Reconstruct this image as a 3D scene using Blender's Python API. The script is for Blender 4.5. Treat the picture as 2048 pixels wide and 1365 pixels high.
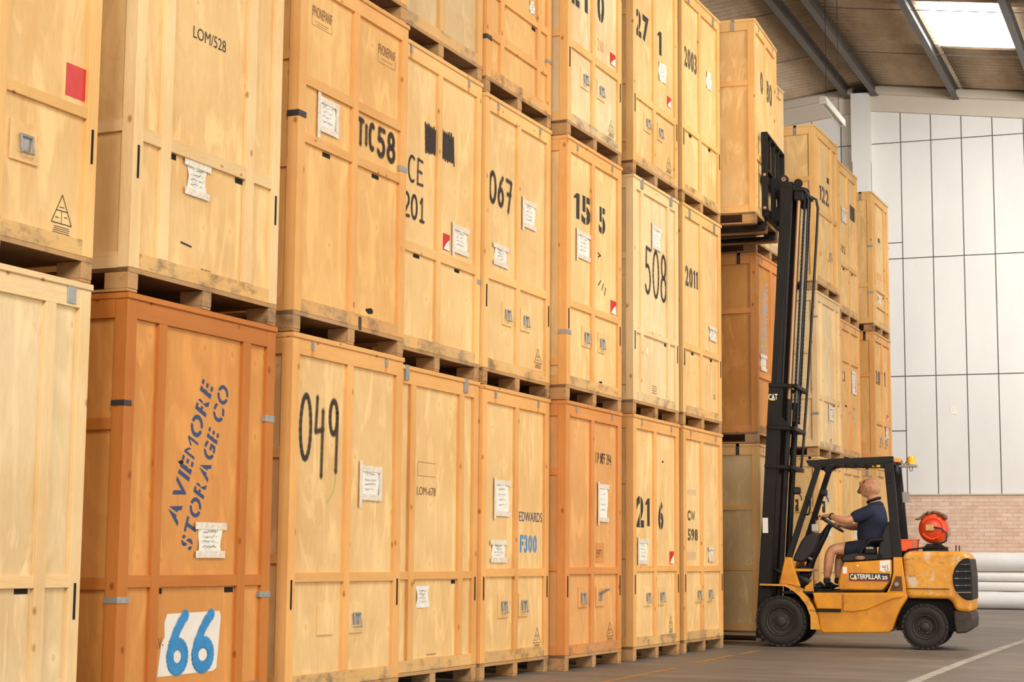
import bpy, bmesh, math, random
from mathutils import Vector, Matrix

for o in list(bpy.data.objects):
    bpy.data.objects.remove(o)
scene = bpy.context.scene
COL = scene.collection

# ---------------------------------------------------------------- camera
FPX, YAW, PITCH, ROLL = 3480.2, 0.408815, 0.125016, 0.0083522
fwd = Vector((-math.sin(YAW) * math.cos(PITCH), math.cos(YAW) * math.cos(PITCH), math.sin(PITCH)))
rgt = Vector((math.cos(YAW), math.sin(YAW), 0))
up = rgt.cross(fwd)
r2 = rgt * math.cos(ROLL) + up * math.sin(ROLL)
u2 = up * math.cos(ROLL) - rgt * math.sin(ROLL)
cam = bpy.data.cameras.new('camera')
camo = bpy.data.objects.new('camera', cam)
COL.objects.link(camo)
cam.sensor_width = 36.0
cam.lens = FPX / 2048 * 36.0
cam.clip_end = 200
camo.matrix_world = Matrix(((r2.x, u2.x, -fwd.x, 5.5), (r2.y, u2.y, -fwd.y, 0.0), (r2.z, u2.z, -fwd.z, 0.935), (0, 0, 0, 1)))
scene.camera = camo

# ---------------------------------------------------------------- light
scene.view_settings.view_transform = 'Standard'
scene.view_settings.look = 'None'
scene.view_settings.gamma = 1.0
scene.view_settings.use_curve_mapping = False
scene.view_settings.exposure = 0.25
scene.render.film_transparent = False
wd = bpy.data.worlds.new('world')
scene.world = wd
wd.use_nodes = True
bg = wd.node_tree.nodes['Background']
bg.inputs[0].default_value = (1.0, 0.94, 0.87, 1)
bg.inputs[1].default_value = 0.33


def area(name, loc, target, sx, sy, power, color):
    l = bpy.data.lights.new(name, 'AREA')
    l.shape = 'RECTANGLE'
    l.size = sx
    l.size_y = sy
    l.energy = power
    l.color = color
    o = bpy.data.objects.new(name, l)
    COL.objects.link(o)
    o.location = loc
    d = Vector(target) - Vector(loc)
    o.rotation_euler = d.to_track_quat('-Z', 'Y').to_euler()
    return o


# daylight falling through the rows of roof lights over the aisle
area('roof_daylight_and_fill', (4.8, 3.0, 10.6), (0.9, 7.5, 2.0), 1.6, 12.0, 1150, (1.0, 0.96, 0.91))
area('roof_daylight_and_fill', (4.6, 19.0, 10.6), (0.9, 22.0, 2.0), 1.6, 15.0, 1450, (1.0, 0.96, 0.91))
area('side_fill', (14.0, 12.0, 2.6), (0.0, 13.0, 0.6), 20.0, 3.4, 960, (1.0, 0.95, 0.88))  # added fill from the aisle side, lifting the low crate fronts
# added light behind the camera, brightening the sides that face it
area('rear_fill', (7.5, -16.0, 9.0), (1.0, 22.0, 4.5), 7.0, 4.0, 2500, (1.0, 0.96, 0.91))
area('roof_daylight_and_fill', (5.2, 31.0, 10.4), (3.0, 37.5, 4.0), 3.0, 5.0, 1450, (1.0, 1.0, 1.0))  # added fill out of view, brightening the end wall

# ---------------------------------------------------------------- helpers


def srgb(r, g, b):
    def f(c):
        c = c / 255.0
        return c / 12.92 if c <= 0.04045 else ((c + 0.055) / 1.055) ** 2.4
    return (f(r), f(g), f(b), 1)


def mesh_from(name, verts, faces, mats, parent=None, smooth=False, fmat=None, loc=None, rot=None):
    me = bpy.data.meshes.new(name)
    me.from_pydata([tuple(v) for v in verts], [], faces)
    if not isinstance(mats, (list, tuple)):
        mats = [mats]
    for m in mats:
        me.materials.append(m)
    if fmat:
        for p, i in zip(me.polygons, fmat):
            p.material_index = i
    if smooth:
        for p in me.polygons:
            p.use_smooth = True
    me.update()
    o = bpy.data.objects.new(name, me)
    COL.objects.link(o)
    if parent:
        o.parent = parent
    if loc:
        o.location = loc
    if rot:
        o.rotation_euler = rot
    return o


class MB:
    def __init__(s):
        s.v = []
        s.f = []
        s.m = []

    def add(s, verts, faces, mi=0):
        n = len(s.v)
        s.v += [Vector(p) for p in verts]
        s.f += [tuple(i + n for i in f) for f in faces]
        s.m += [mi] * len(faces)
        return s

    def box(s, x0, x1, y0, y1, z0, z1, mi=0):
        v = [(x, y, z) for z in (z0, z1) for y in (y0, y1) for x in (x0, x1)]
        return s.add(v, [(0, 2, 3, 1), (4, 5, 7, 6), (0, 1, 5, 4), (2, 6, 7, 3), (0, 4, 6, 2), (1, 3, 7, 5)], mi)

    def prism(s, pts, axis, a, b, mi=0):
        """polygon pts (2D) extruded along axis from a to b. axis 'y': pts=(x,z); 'x': pts=(y,z); 'z': pts=(x,y)"""
        n = len(pts)

        def P(p, t):
            return {'y': (p[0], t, p[1]), 'x': (t, p[0], p[1]), 'z': (p[0], p[1], t)}[axis]
        v = [P(p, a) for p in pts] + [P(p, b) for p in pts]
        f = [tuple(range(n)), tuple(range(2 * n - 1, n - 1, -1))]
        f += [(i, i + n, (i + 1) % n + n, (i + 1) % n) for i in range(n)]
        return s.add(v, f, mi)

    def tube(s, pts, r, n=10, mi=0, cap=True, flat=1.0):
        pts = [Vector(p) for p in pts]
        rr = r if isinstance(r, (list, tuple)) else [r] * len(pts)
        base = len(s.v)
        prev = None
        for i, p in enumerate(pts):
            d = (pts[min(i + 1, len(pts) - 1)] - pts[max(i - 1, 0)]).normalized()
            if prev is None:
                a = d.orthogonal().normalized()
            else:
                a = (prev - d * prev.dot(d)).normalized()
            prev = a
            b = d.cross(a)
            for k in range(n):
                t = 2 * math.pi * k / n
                s.v.append(p + (a * math.cos(t) + b * math.sin(t) * flat) * rr[i])
        for i in range(len(pts) - 1):
            for k in range(n):
                q = base + i * n
                s.f.append((q + k, q + (k + 1) % n, q + n + (k + 1) % n, q + n + k))
                s.m.append(mi)
        if cap:
            s.f.append(tuple(base + k for k in reversed(range(n))))
            s.f.append(tuple(base + (len(pts) - 1) * n + k for k in range(n)))
            s.m += [mi, mi]
        return s

    def lathe(s, prof, n=32, axis='y', c=(0, 0, 0), mi=0, ang=None):
        """prof: list of (r, t) along axis"""
        base = len(s.v)
        for r, t in prof:
            for k in range(n):
                a = 2 * math.pi * k / n
                ca, sa = r * math.cos(a), r * math.sin(a)
                p = {'y': (ca, t, sa), 'x': (t, ca, sa), 'z': (ca, sa, t)}[axis]
                s.v.append(Vector(p) + Vector(c))
        for i in range(len(prof) - 1):
            for k in range(n):
                q = base + i * n
                s.f.append((q + k, q + n + k, q + n + (k + 1) % n, q + (k + 1) % n))
                s.m.append(mi)
        return s

    def sphere(s, c, rx, ry, rz, n=16, m=10, mi=0):
        base = len(s.v)
        for i in range(m + 1):
            th = math.pi * i / m
            for k in range(n):
                a = 2 * math.pi * k / n
                s.v.append(Vector((c[0] + rx * math.sin(th) * math.cos(a), c[1] + ry * math.sin(th) * math.sin(a), c[2] + rz * math.cos(th))))
        for i in range(m):
            for k in range(n):
                q = base + i * n
                s.f.append((q + k, q + n + k, q + n + (k + 1) % n, q + (k + 1) % n))
                s.m.append(mi)
        return s

    def build(s, name, mats, parent=None, smooth=False, bevel=0, loc=None, rot=None, label=None, seg=2):
        o = mesh_from(name, s.v, s.f, mats, parent, smooth, s.m, loc, rot)
        bm = bmesh.new()
        bm.from_mesh(o.data)
        bmesh.ops.remove_doubles(bm, verts=bm.verts, dist=1e-5)
        bmesh.ops.recalc_face_normals(bm, faces=bm.faces)
        bm.to_mesh(o.data)
        bm.free()
        if smooth:
            try:
                o.data.set_sharp_from_angle(angle=math.radians(38))
            except Exception:
                pass
        if bevel:
            b = o.modifiers.new('bevel', 'BEVEL')
            b.width = bevel
            b.segments = seg
            b.limit_method = 'ANGLE'
            b.angle_limit = math.radians(35)
        if label:
            o['label'] = label
        return o


def empty(name, loc=(0, 0, 0), rz=0.0, label=None, cat=None, group=None):
    o = bpy.data.objects.new(name, None)
    o.empty_display_size = 0.2
    COL.objects.link(o)
    o.location = loc
    o.rotation_euler = (0, 0, rz)
    if label:
        o['label'] = label
    if cat:
        o['category'] = cat
    if group:
        o['group'] = group
    return o


def tag(o, label, cat, group=None):
    o['label'] = label
    o['category'] = cat
    if group:
        o['group'] = group
    return o


def structure(o):
    o['kind'] = 'structure'
    return o


# ---------------------------------------------------------------- materials


def new_mat(name):
    m = bpy.data.materials.new(name)
    m.use_nodes = True
    nt = m.node_tree
    return m, nt, nt.nodes['Principled BSDF']


def plain(name, col, rough=0.6, metal=0.0, var=0.0, vscale=8.0, bump=0.0, emit=None, es=0.0):
    m, nt, b = new_mat(name)
    b.inputs['Base Color'].default_value = col
    b.inputs['Roughness'].default_value = rough
    b.inputs['Metallic'].default_value = metal
    if var:
        g = nt.nodes.new('ShaderNodeNewGeometry')
        n = nt.nodes.new('ShaderNodeTexNoise')
        n.inputs['Scale'].default_value = vscale
        n.inputs['Detail'].default_value = 5
        nt.links.new(g.outputs['Position'], n.inputs['Vector'])
        r = nt.nodes.new('ShaderNodeValToRGB')
        r.color_ramp.elements[0].position = 0.3
        r.color_ramp.elements[1].position = 0.7
        r.color_ramp.elements[0].color = tuple(c * (1 - var) for c in col[:3]) + (1,)
        r.color_ramp.elements[1].color = tuple(min(1, c * (1 + var)) for c in col[:3]) + (1,)
        nt.links.new(n.outputs['Fac'], r.inputs['Fac'])
        nt.links.new(r.outputs['Color'], b.inputs['Base Color'])
        if bump:
            bp = nt.nodes.new('ShaderNodeBump')
            bp.inputs['Strength'].default_value = bump
            bp.inputs['Distance'].default_value = 0.02
            nt.links.new(n.outputs['Fac'], bp.inputs['Height'])
            nt.links.new(bp.outputs['Normal'], b.inputs['Normal'])
    if emit:
        b.inputs['Emission Color'].default_value = emit
        b.inputs['Emission Strength'].default_value = es
    return m


def mixrgb(nt, fac, a, b, mode='MIX'):
    n = nt.nodes.new('ShaderNodeMix')
    n.data_type = 'RGBA'
    n.blend_type = mode
    n.clamp_factor = True
    for sock, val in ((n.inputs['Factor'], fac), (n.inputs['A'], a), (n.inputs['B'], b)):
        if hasattr(val, 'is_linked') or isinstance(val, bpy.types.NodeSocket):
            nt.links.new(val, sock)
        else:
            sock.default_value = val
    return n.outputs['Result']


def ramp(nt, src, stops):
    r = nt.nodes.new('ShaderNodeValToRGB')
    while len(r.color_ramp.elements) < len(stops):
        r.color_ramp.elements.new(0.5)
    for e, (p, c) in zip(r.color_ramp.elements, stops):
        e.position = p
        e.color = c if len(c) == 4 else tuple(c) + (1,)
    nt.links.new(src, r.inputs['Fac'])
    return r.outputs['Color']


def mapped(nt, scale, rot=(0, 0, 0)):
    g = nt.nodes.new('ShaderNodeNewGeometry')
    m = nt.nodes.new('ShaderNodeMapping')
    m.inputs['Scale'].default_value = scale
    m.inputs['Rotation'].default_value = rot
    nt.links.new(g.outputs['Position'], m.inputs['Vector'])
    return m.outputs['Vector']


def noise(nt, vec, scale, detail=4, rough=0.55, dist=0.0):
    n = nt.nodes.new('ShaderNodeTexNoise')
    n.inputs['Scale'].default_value = scale
    n.inputs['Detail'].default_value = detail
    n.inputs['Roughness'].default_value = rough
    n.inputs['Distortion'].default_value = dist
    nt.links.new(vec, n.inputs['Vector'])
    return n.outputs['Fac']


def sc(c, k):
    return tuple(min(1.0, x * k) for x in c[:3]) + (1,)


def wood(name, col, grain, knots=True, dirt=0.0, ply=False):
    """grain: 'x','y','z' axis along which the fibres run"""
    m, nt, b = new_mat(name)
    long_, cross = (0.9, 14.0)
    if ply:
        long_, cross = (0.8, 3.4)
    s = {'x': (long_, cross, cross), 'y': (cross, long_, cross), 'z': (cross, cross, long_)}[grain]
    vec = mapped(nt, s)
    n1 = noise(nt, vec, 1.6, 5, 0.6, 0.6 if not ply else 1.4)
    warm = (col[0] * 0.93, col[1] * 0.80, col[2] * 0.66, 1)
    c = ramp(nt, n1, [(0.34, warm), (0.50, col), (0.66, sc(col, 1.12))])
    fine = noise(nt, mapped(nt, tuple(q * 6 for q in s)), 2.0, 3)
    c = mixrgb(nt, 0.42, c, ramp(nt, fine, [(0.36, sc(col, 0.66 if not ply else 0.8)), (0.62, sc(col, 1.08))]))
    # broad patches
    big = noise(nt, mapped(nt, (1, 1, 1)), 1.1, 3, 0.5)
    c = mixrgb(nt, 0.55, c, ramp(nt, big, [(0.35, (col[0] * 0.88, col[1] * 0.76, col[2] * 0.60, 1)), (0.62, sc(col, 1.08))]), 'MIX')
    if knots:
        v = nt.nodes.new('ShaderNodeTexVoronoi')
        v.feature = 'F1'
        v.voronoi_dimensions = '2D'
        v.inputs['Scale'].default_value = 3.6 if ply else 4.4
        g = nt.nodes.new('ShaderNodeNewGeometry')
        sx = nt.nodes.new('ShaderNodeSeparateXYZ')
        nt.links.new(g.outputs['Position'], sx.inputs[0])
        ad = nt.nodes.new('ShaderNodeMath')
        ad.operation = 'ADD'
        nt.links.new(sx.outputs['X'], ad.inputs[0])
        nt.links.new(sx.outputs['Y'], ad.inputs[1])
        cx = nt.nodes.new('ShaderNodeCombineXYZ')
        nt.links.new(ad.outputs[0], cx.inputs['X'])
        mz = nt.nodes.new('ShaderNodeMath')
        mz.operation = 'MULTIPLY'
        mz.inputs[1].default_value = 0.7 if grain != 'y' else 1.6
        nt.links.new(sx.outputs['Z'], mz.inputs[0])
        nt.links.new(mz.outputs[0], cx.inputs['Y'])
        nt.links.new(cx.outputs[0], v.inputs['Vector'])
        k = ramp(nt, v.outputs['Distance'], [(0.030, (0.9, 0.9, 0.9)), (0.058 if ply else 0.085, (0, 0, 0))])
        pick = ramp(nt, v.outputs['Color'], [(0.46, (1, 1, 1)), (0.50, (0, 0, 0))])
        k = mixrgb(nt, 1.0, k, pick, 'MULTIPLY')
        c = mixrgb(nt, k, c, (col[0] * 0.50, col[1] * 0.30, col[2] * 0.16, 1))
        if ply:
            halo = ramp(nt, v.outputs['Distance'], [(0.05, (0.55, 0.55, 0.55)), (0.24, (0, 0, 0))])
            halo = mixrgb(nt, 1.0, halo, pick, 'MULTIPLY')
            c = mixrgb(nt, halo, c, sc(col, 1.25))
            fl = noise(nt, mapped(nt, (4.5, 4.5, 1.3)), 1.0, 3, 0.5, 1.8)
            c = mixrgb(nt, ramp(nt, fl, [(0.53, (0, 0, 0)), (0.68, (0.75, 0.75, 0.75))]), c, sc(col, 1.22))
            br_ = noise(nt, mapped(nt, (3.5, 3.5, 2.4)), 1.3, 5, 0.7, 0.8)
            c = mixrgb(nt, ramp(nt, br_, [(0.57, (0, 0, 0)), (0.72, (0.40, 0.40, 0.40))]), c, (col[0] * 0.84, col[1] * 0.64, col[2] * 0.42, 1))
    if dirt:
        d = noise(nt, mapped(nt, (3, 3, 5)), 1.3, 6, 0.7)
        dm = ramp(nt, d, [(0.60 - dirt * 0.12, (0, 0, 0)), (0.74 - dirt * 0.08, (0.8, 0.8, 0.8))])
        c = mixrgb(nt, dm, c, (0.10, 0.075, 0.05, 1))
        d2 = noise(nt, mapped(nt, (2, 2, 2)), 0.9, 3)
        c = mixrgb(nt, ramp(nt, d2, [(0.42, (0, 0, 0)), (0.65, (0.4, 0.4, 0.4))]), c, (0.42, 0.30, 0.18, 1))
    oi = nt.nodes.new('ShaderNodeObjectInfo')
    mr = nt.nodes.new('ShaderNodeMapRange')
    mr.inputs['To Min'].default_value = 0.93
    mr.inputs['To Max'].default_value = 1.05
    nt.links.new(oi.outputs['Random'], mr.inputs['Value'])
    cb = nt.nodes.new('ShaderNodeCombineColor')
    for q in range(3):
        nt.links.new(mr.outputs['Result'], cb.inputs[q])
    c = mixrgb(nt, 1.0, c, cb.outputs['Color'], 'MULTIPLY')
    nt.links.new(c, b.inputs['Base Color'])
    b.inputs['Roughness'].default_value = 0.62
    b.inputs['Specular IOR Level'].default_value = 0.3
    bp = nt.nodes.new('ShaderNodeBump')
    bp.inputs['Strength'].default_value = 0.15
    bp.inputs['Distance'].default_value = 0.004
    nt.links.new(fine, bp.inputs['Height'])
    nt.links.new(bp.outputs['Normal'], b.inputs['Normal'])
    return m


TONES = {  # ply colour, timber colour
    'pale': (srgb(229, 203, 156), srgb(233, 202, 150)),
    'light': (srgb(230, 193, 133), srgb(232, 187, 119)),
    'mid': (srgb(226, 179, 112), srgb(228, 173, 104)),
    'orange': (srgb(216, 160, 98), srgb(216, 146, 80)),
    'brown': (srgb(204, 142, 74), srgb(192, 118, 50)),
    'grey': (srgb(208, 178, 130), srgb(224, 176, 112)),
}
WOOD = {}
for t, (pc, tc) in TONES.items():
    WOOD[t] = dict(ply=wood('plywood_' + t, pc, 'z', True, 0, True), z=wood('timber_upright_' + t, tc, 'z'), y=wood('timber_rail_' + t, tc, 'y'),
                   x=wood('timber_side_' + t, tc, 'x'), d=wood('timber_scuffed_' + t, sc(tc, 0.93), 'y', False, 1.0))
PALLET = wood('pallet_wood', srgb(190, 146, 94), 'x', False, 0.7)
M_INK = plain('stencil_ink', srgb(48, 44, 40), 0.7, var=0.3, vscale=40)
M_INK_FADED = plain('faded_ink', srgb(120, 84, 52), 0.7)
M_ORANGE_INK = plain('orange_ink', srgb(226, 150, 80), 0.7)
M_BLUE_INK = plain('dark_blue_ink', srgb(52, 66, 104), 0.7, var=0.1, vscale=40)
M_SKY_INK = plain('blue_paint', srgb(44, 132, 186), 0.6, var=0.15, vscale=20)
M_PALE_BLUE = plain('pale_blue_ink', srgb(138, 170, 196), 0.7)
M_PAPER = plain('paper', srgb(234, 228, 214), 0.7, var=0.06, vscale=14, bump=0.4)
M_TAPE = plain('tape', srgb(226, 214, 194), 0.35, var=0.10, vscale=30, bump=0.5)
M_WHITEPAINT = plain('white_poster', srgb(228, 220, 206), 0.7, var=0.04, vscale=10)
M_RED = plain('red_label', srgb(200, 40, 32), 0.45, var=0.1, vscale=25)
M_STEEL = plain('zinc_steel', srgb(160, 158, 152), 0.5, 0.5, var=0.15, vscale=30)
M_DSTEEL = plain('dark_strap', srgb(58, 54, 48), 0.5, 0.3)
M_HOLE = plain('hole_dark', srgb(14, 9, 6), 0.9)
M_PATCH = plain('dark_patch', srgb(74, 66, 56), 0.8, var=0.25, vscale=30)


def spray_mat(name, col, alpha, nscale=60):
    m, nt, b = new_mat(name)
    b.inputs['Base Color'].default_value = col
    b.inputs['Roughness'].default_value = 0.8
    n = noise(nt, mapped(nt, (1, 1, 1)), nscale, 3)
    r = ramp(nt, n, [(0.30, (alpha * 0.55,) * 3), (0.65, (alpha,) * 3)])
    nt.links.new(r, b.inputs['Alpha'])
    return m


M_SPRAY = spray_mat('spray_paint', srgb(60, 50, 42), 0.95, 45)
M_SPRAY_MIST = spray_mat('spray_mist', srgb(96, 76, 56), 0.40, 120)
M_SPRAY_BLUE = spray_mat('blue_mist', srgb(90, 160, 205), 0.45, 60)
M_GREEN = plain('green_marker', srgb(150, 180, 60), 0.6)
M_STAIN = spray_mat('paper_residue', srgb(238, 206, 164), 0.55, 25)
M_GHOST = spray_mat('faded_spray', srgb(150, 110, 70), 0.5, 60)

# ---------------------------------------------------------------- lettering
_font_cache = {}


def glyph_mesh(txt, bold=0.0):
    cu = bpy.data.curves.new('t', 'FONT')
    cu.body = txt
    cu.size = 1.0
    cu.offset = bold
    cu.resolution_u = 4
    o = bpy.data.objects.new('t', cu)
    COL.objects.link(o)
    dg = bpy.context.evaluated_depsgraph_get()
    me = bpy.data.meshes.new_from_object(o.evaluated_get(dg))
    bpy.data.objects.remove(o)
    bm = bmesh.new()
    bm.from_mesh(me)
    bpy.data.meshes.remove(me)
    return bm


def lettering(name, txt, parent, origin, xd, yd, width, height, mat, bold=0.0, stencil=False, gap=0.06, label=None):
    """flat lettering filling width x height, lower-left at origin, on the plane spanned by xd, yd"""
    verts, faces = [], []
    if stencil:
        x = 0.0
        for ch in txt:
            if ch == ' ':
                x += 0.30
                continue
            if ch == '1':
                bm = bmesh.new()
                pp = [(0, .52), (0, .58), (.16, .70), (.30, .70), (.30, 0), (.12, 0), (.12, .55)]
                bm.faces.new([bm.verts.new((a_, b_, 0)) for a_, b_ in pp])
            else:
                bm = glyph_mesh(ch, -0.003 if ch == 'M' else (min(bold, 0.012) if ch in 'WN' else bold))
            xs = [v.co.x for v in bm.verts]
            x0, x1 = min(xs), max(xs)
            xc = (x0 + x1) / 2
            if ch not in 'I1LTV/.7':
                g = gap / 2
                geom = bm.verts[:] + bm.edges[:] + bm.faces[:]
                bmesh.ops.bisect_plane(bm, geom=geom, plane_co=(xc - g, 0, 0), plane_no=(1, 0, 0))
                geom = bm.verts[:] + bm.edges[:] + bm.faces[:]
                bmesh.ops.bisect_plane(bm, geom=geom, plane_co=(xc + g, 0, 0), plane_no=(1, 0, 0))
                kill = [f for f in bm.faces if abs(f.calc_center_median().x - xc) < g * 0.98]
                bmesh.ops.delete(bm, geom=kill, context='FACES')
            n = len(verts)
            bm.verts.index_update()
            verts += [(v.co.x - x0 + x, v.co.y) for v in bm.verts]
            faces += [tuple(v.index + n for v in f.verts) for f in bm.faces]
            bm.free()
            x += (x1 - x0) + 0.10
    else:
        bm = glyph_mesh(txt, bold)
        bm.verts.index_update()
        verts = [(v.co.x, v.co.y) for v in bm.verts]
        faces = [tuple(v.index for v in f.verts) for f in bm.faces]
        bm.free()
    x0, x1 = min(v[0] for v in verts), max(v[0] for v in verts)
    y0, y1 = min(v[1] for v in verts), max(v[1] for v in verts)
    xd, yd, origin = Vector(xd), Vector(yd), Vector(origin)
    P = [origin + xd * ((a - x0) / (x1 - x0) * width) + yd * ((b - y0) / (y1 - y0) * height) for a, b in verts]
    o = mesh_from(name, P, faces, mat, parent)
    if label:
        o['label'] = label
    return o


def arc(cx, cy, rx, ry, a0, a1, n=14):
    return [(cx + rx * math.cos(math.radians(a0 + (a1 - a0) * i / n)), cy + ry * math.sin(math.radians(a0 + (a1 - a0) * i / n))) for i in range(n + 1)]


HAND = {
    '0': [arc(.5, .5, .42, .5, 80, 445, 24)],
    '1': [[(.3, .8), (.55, 1), (.55, 0)], [(.25, 0), (.85, 0)]],
    '2': [arc(.48, .72, .36, .28, 160, -30, 12) + [(.2, .12), (.1, 0), (.9, .02)]],
    '4': [[(.22, 1), (.12, .45), (.75, .5)], [(.72, .8), (.66, -.25)]],
    '5': [[(.85, .97), (.25, 1), (.2, .58)] + arc(.45, .32, .38, .3, 110, -150, 14)],
    '6': [[(.75, .98), (.4, .75)] + arc(.48, .28, .32, .28, 150, 510, 20)],
    '7': [[(.1, .98), (.85, .95), (.4, -.1)], [(.25, .5), (.75, .52)]],
    '8': [arc(.5, .74, .30, .25, -90, 270, 18) + arc(.5, .25, .38, .26, 90, 450, 18)],
    '9': [arc(.42, .72, .32, .27, 20, 380, 18) + [(.74, .6), (.68, -.15)]],
    'T': [[(0, 1), (1, .97)], [(.5, 1), (.45, 0)]],
    'I': [[(.5, .85), (.5, .1)]],
    'C': [arc(.6, .5, .5, .5, 55, 300, 16)],
    'A': [[(.05, 0), (.45, 1), (.85, -.05)], [(.2, .42), (.75, .4)]],
    'E': [[(.85, .95), (.2, 1), (.15, 0), (.9, .02)], [(.2, .52), (.75, .5)]],
    'W': [[(0, 1), (.25, 0), (.5, .7), (.75, 0), (1, 1)]],
    '/': [[(0, 0), (1, 1)]],
}


_lift = [0]


def ribbon(mb, pts, w, place, lift=0.0, mi=0):
    """flat brush stroke: short strips and round joints, each laid a hair above the last; place maps (a, b, lift) -> 3D"""
    for i in range(len(pts) - 1):
        _lift[0] = (_lift[0] + 1) % 36
        l1 = lift + _lift[0] * 0.00005
        a, b = pts[i], pts[i + 1]
        dx, dy = b[0] - a[0], b[1] - a[1]
        L = math.hypot(dx, dy) or 1e-6
        nx, ny = -dy / L * w / 2, dx / L * w / 2
        v = [(a[0] - nx, a[1] - ny), (b[0] - nx, b[1] - ny), (b[0] + nx, b[1] + ny), (a[0] + nx, a[1] + ny)]
        mb.add([place(p[0], p[1], l1) for p in v], [(0, 1, 2, 3)], mi)
        if len(pts) > 2 or w > 0.012:
            for p in ((b,) if i else (a, b)):
                _lift[0] = (_lift[0] + 1) % 36
                l2 = lift + _lift[0] * 0.00005
                mb.add([place(p[0] + w / 2 * math.cos(0.6283 * j), p[1] + w / 2 * math.sin(0.6283 * j), l2) for j in range(10)], [tuple(range(10))], mi)


def on_front(x):
    return lambda a, b, l: (x + l, a, b)


class Flat:
    """a union-like flat stroke drawn once: used so that see-through spray does not stack"""


def hand_text(name, txt, parent, x, y0, y1, z0, z1, w, mat=None, mist=None, gap=0.22, slant=0.0):
    n = len(txt)
    cw = (y1 - y0) / (n + gap * (n - 1))
    pl = on_front(x)
    for i, ch in enumerate(txt):
        mb = MB()
        mb2 = MB()
        for st in HAND[ch]:
            pts = [(y0 + (i * (1 + gap) + a) * cw + slant * b * (z1 - z0), z0 + b * (z1 - z0)) for a, b in st]
            ribbon(mb, pts, w, pl, 0.0022)
            if mist:
                ribbon(mb2, pts, w * 1.7, pl, 0.0002)
        o = mesh_from(name, mb.v, mb.f, mat or M_SPRAY, parent)
        if mist:
            mesh_from('paint_overspray', mb2.v, mb2.f, mist, o)

# ---------------------------------------------------------------- setting: floor, end wall, roof
WA = math.radians(3.36)
SD = Vector((math.cos(WA), math.sin(WA), 0))
ND = Vector((-math.sin(WA), math.cos(WA), 0))
QW = Vector((0, 37.9, 0))
BD = Vector((-0.032, 0.999, 0.015))


def floor_mat():
    m, nt, b = new_mat('worn_asphalt')
    streak = noise(nt, mapped(nt, (0.35, 2.6, 1), (0, 0, 0.25)), 1.4, 6, 0.65, 0.8)
    c = ramp(nt, streak, [(0.34, srgb(78, 70, 62)), (0.52, srgb(108, 98, 88)), (0.68, srgb(150, 138, 124))])
    fine = noise(nt, mapped(nt, (1, 1, 1)), 70, 4, 0.7)
    c = mixrgb(nt, 0.35, c, ramp(nt, fine, [(0.35, srgb(78, 68, 58)), (0.65, srgb(176, 164, 150))]))
    big = noise(nt, mapped(nt, (0.5, 0.5, 1)), 0.9, 4, 0.5, 1.0)
    c = mixrgb(nt, ramp(nt, big, [(0.40, (0, 0, 0)), (0.62, (0.6, 0.6, 0.6))]), c, srgb(96, 88, 80))
    nt.links.new(c, b.inputs['Base Color'])
    b.inputs['Roughness'].default_value = 0.55
    bp = nt.nodes.new('ShaderNodeBump')
    bp.inputs['Strength'].default_value = 0.25
    bp.inputs['Distance'].default_value = 0.01
    nt.links.new(fine, bp.inputs['Height'])
    nt.links.new(bp.outputs['Normal'], b.inputs['Normal'])
    return m


structure(MB().box(-6, 16, -6, 41, -0.2, 0).build('floor', floor_mat()))


def concrete(name, col, var=0.05, scale=1.2, dirt=True):
    m, nt, b = new_mat(name)
    n = noise(nt, mapped(nt, (1, 1, 0.45)), scale, 6, 0.6)
    c = ramp(nt, n, [(0.3, sc(col, 1 - var)), (0.7, sc(col, 1 + var * 0.6))])
    if dirt:
        sp = noise(nt, mapped(nt, (1, 1, 0.3)), 7, 4, 0.7)
        c = mixrgb(nt, ramp(nt, sp, [(0.66, (0, 0, 0)), (0.78, (0.25, 0.25, 0.25))]), c, sc(col, 0.6))
    nt.links.new(c, b.inputs['Base Color'])
    b.inputs['Roughness'].default_value = 0.75
    return m


M_PANEL = concrete('painted_concrete', srgb(226, 222, 215))
M_BEAM = concrete('beam_concrete', srgb(206, 194, 176))
M_SEAM = plain('panel_seam', srgb(92, 86, 74), 0.8)


def wallpt(s, z, off=0.0):
    return QW + SD * s - ND * off + Vector((0, 0, z))


def rooftop(s):
    return 11.53 - (0.131 * (s + 2.35) if s > -2.35 else 0.12 * (-2.35 - s))


# dark backing sheet and the concrete panels standing 6 mm proud of it with open joints
W = MB()


def wslab(mb, s0, s1, z0, z1, o0, o1, zf=None):
    """slab on the end wall between offsets o0 (back) and o1 (front); top may follow the roof"""
    za0, za1 = (z0, z0)
    zb0, zb1 = (z1, z1)
    if zf:
        zb0, zb1 = zf(s0), zf(s1)
    v = [wallpt(s0, za0, o0), wallpt(s1, za1, o0), wallpt(s1, zb1, o0), wallpt(s0, zb0, o0),
         wallpt(s0, za0, o1), wallpt(s1, za1, o1), wallpt(s1, zb1, o1), wallpt(s0, zb0, o1)]
    mb.add(v, [(0, 3, 2, 1), (4, 5, 6, 7), (0, 1, 5, 4), (1, 2, 6, 5), (2, 3, 7, 6), (3, 0, 4, 7)])


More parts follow.
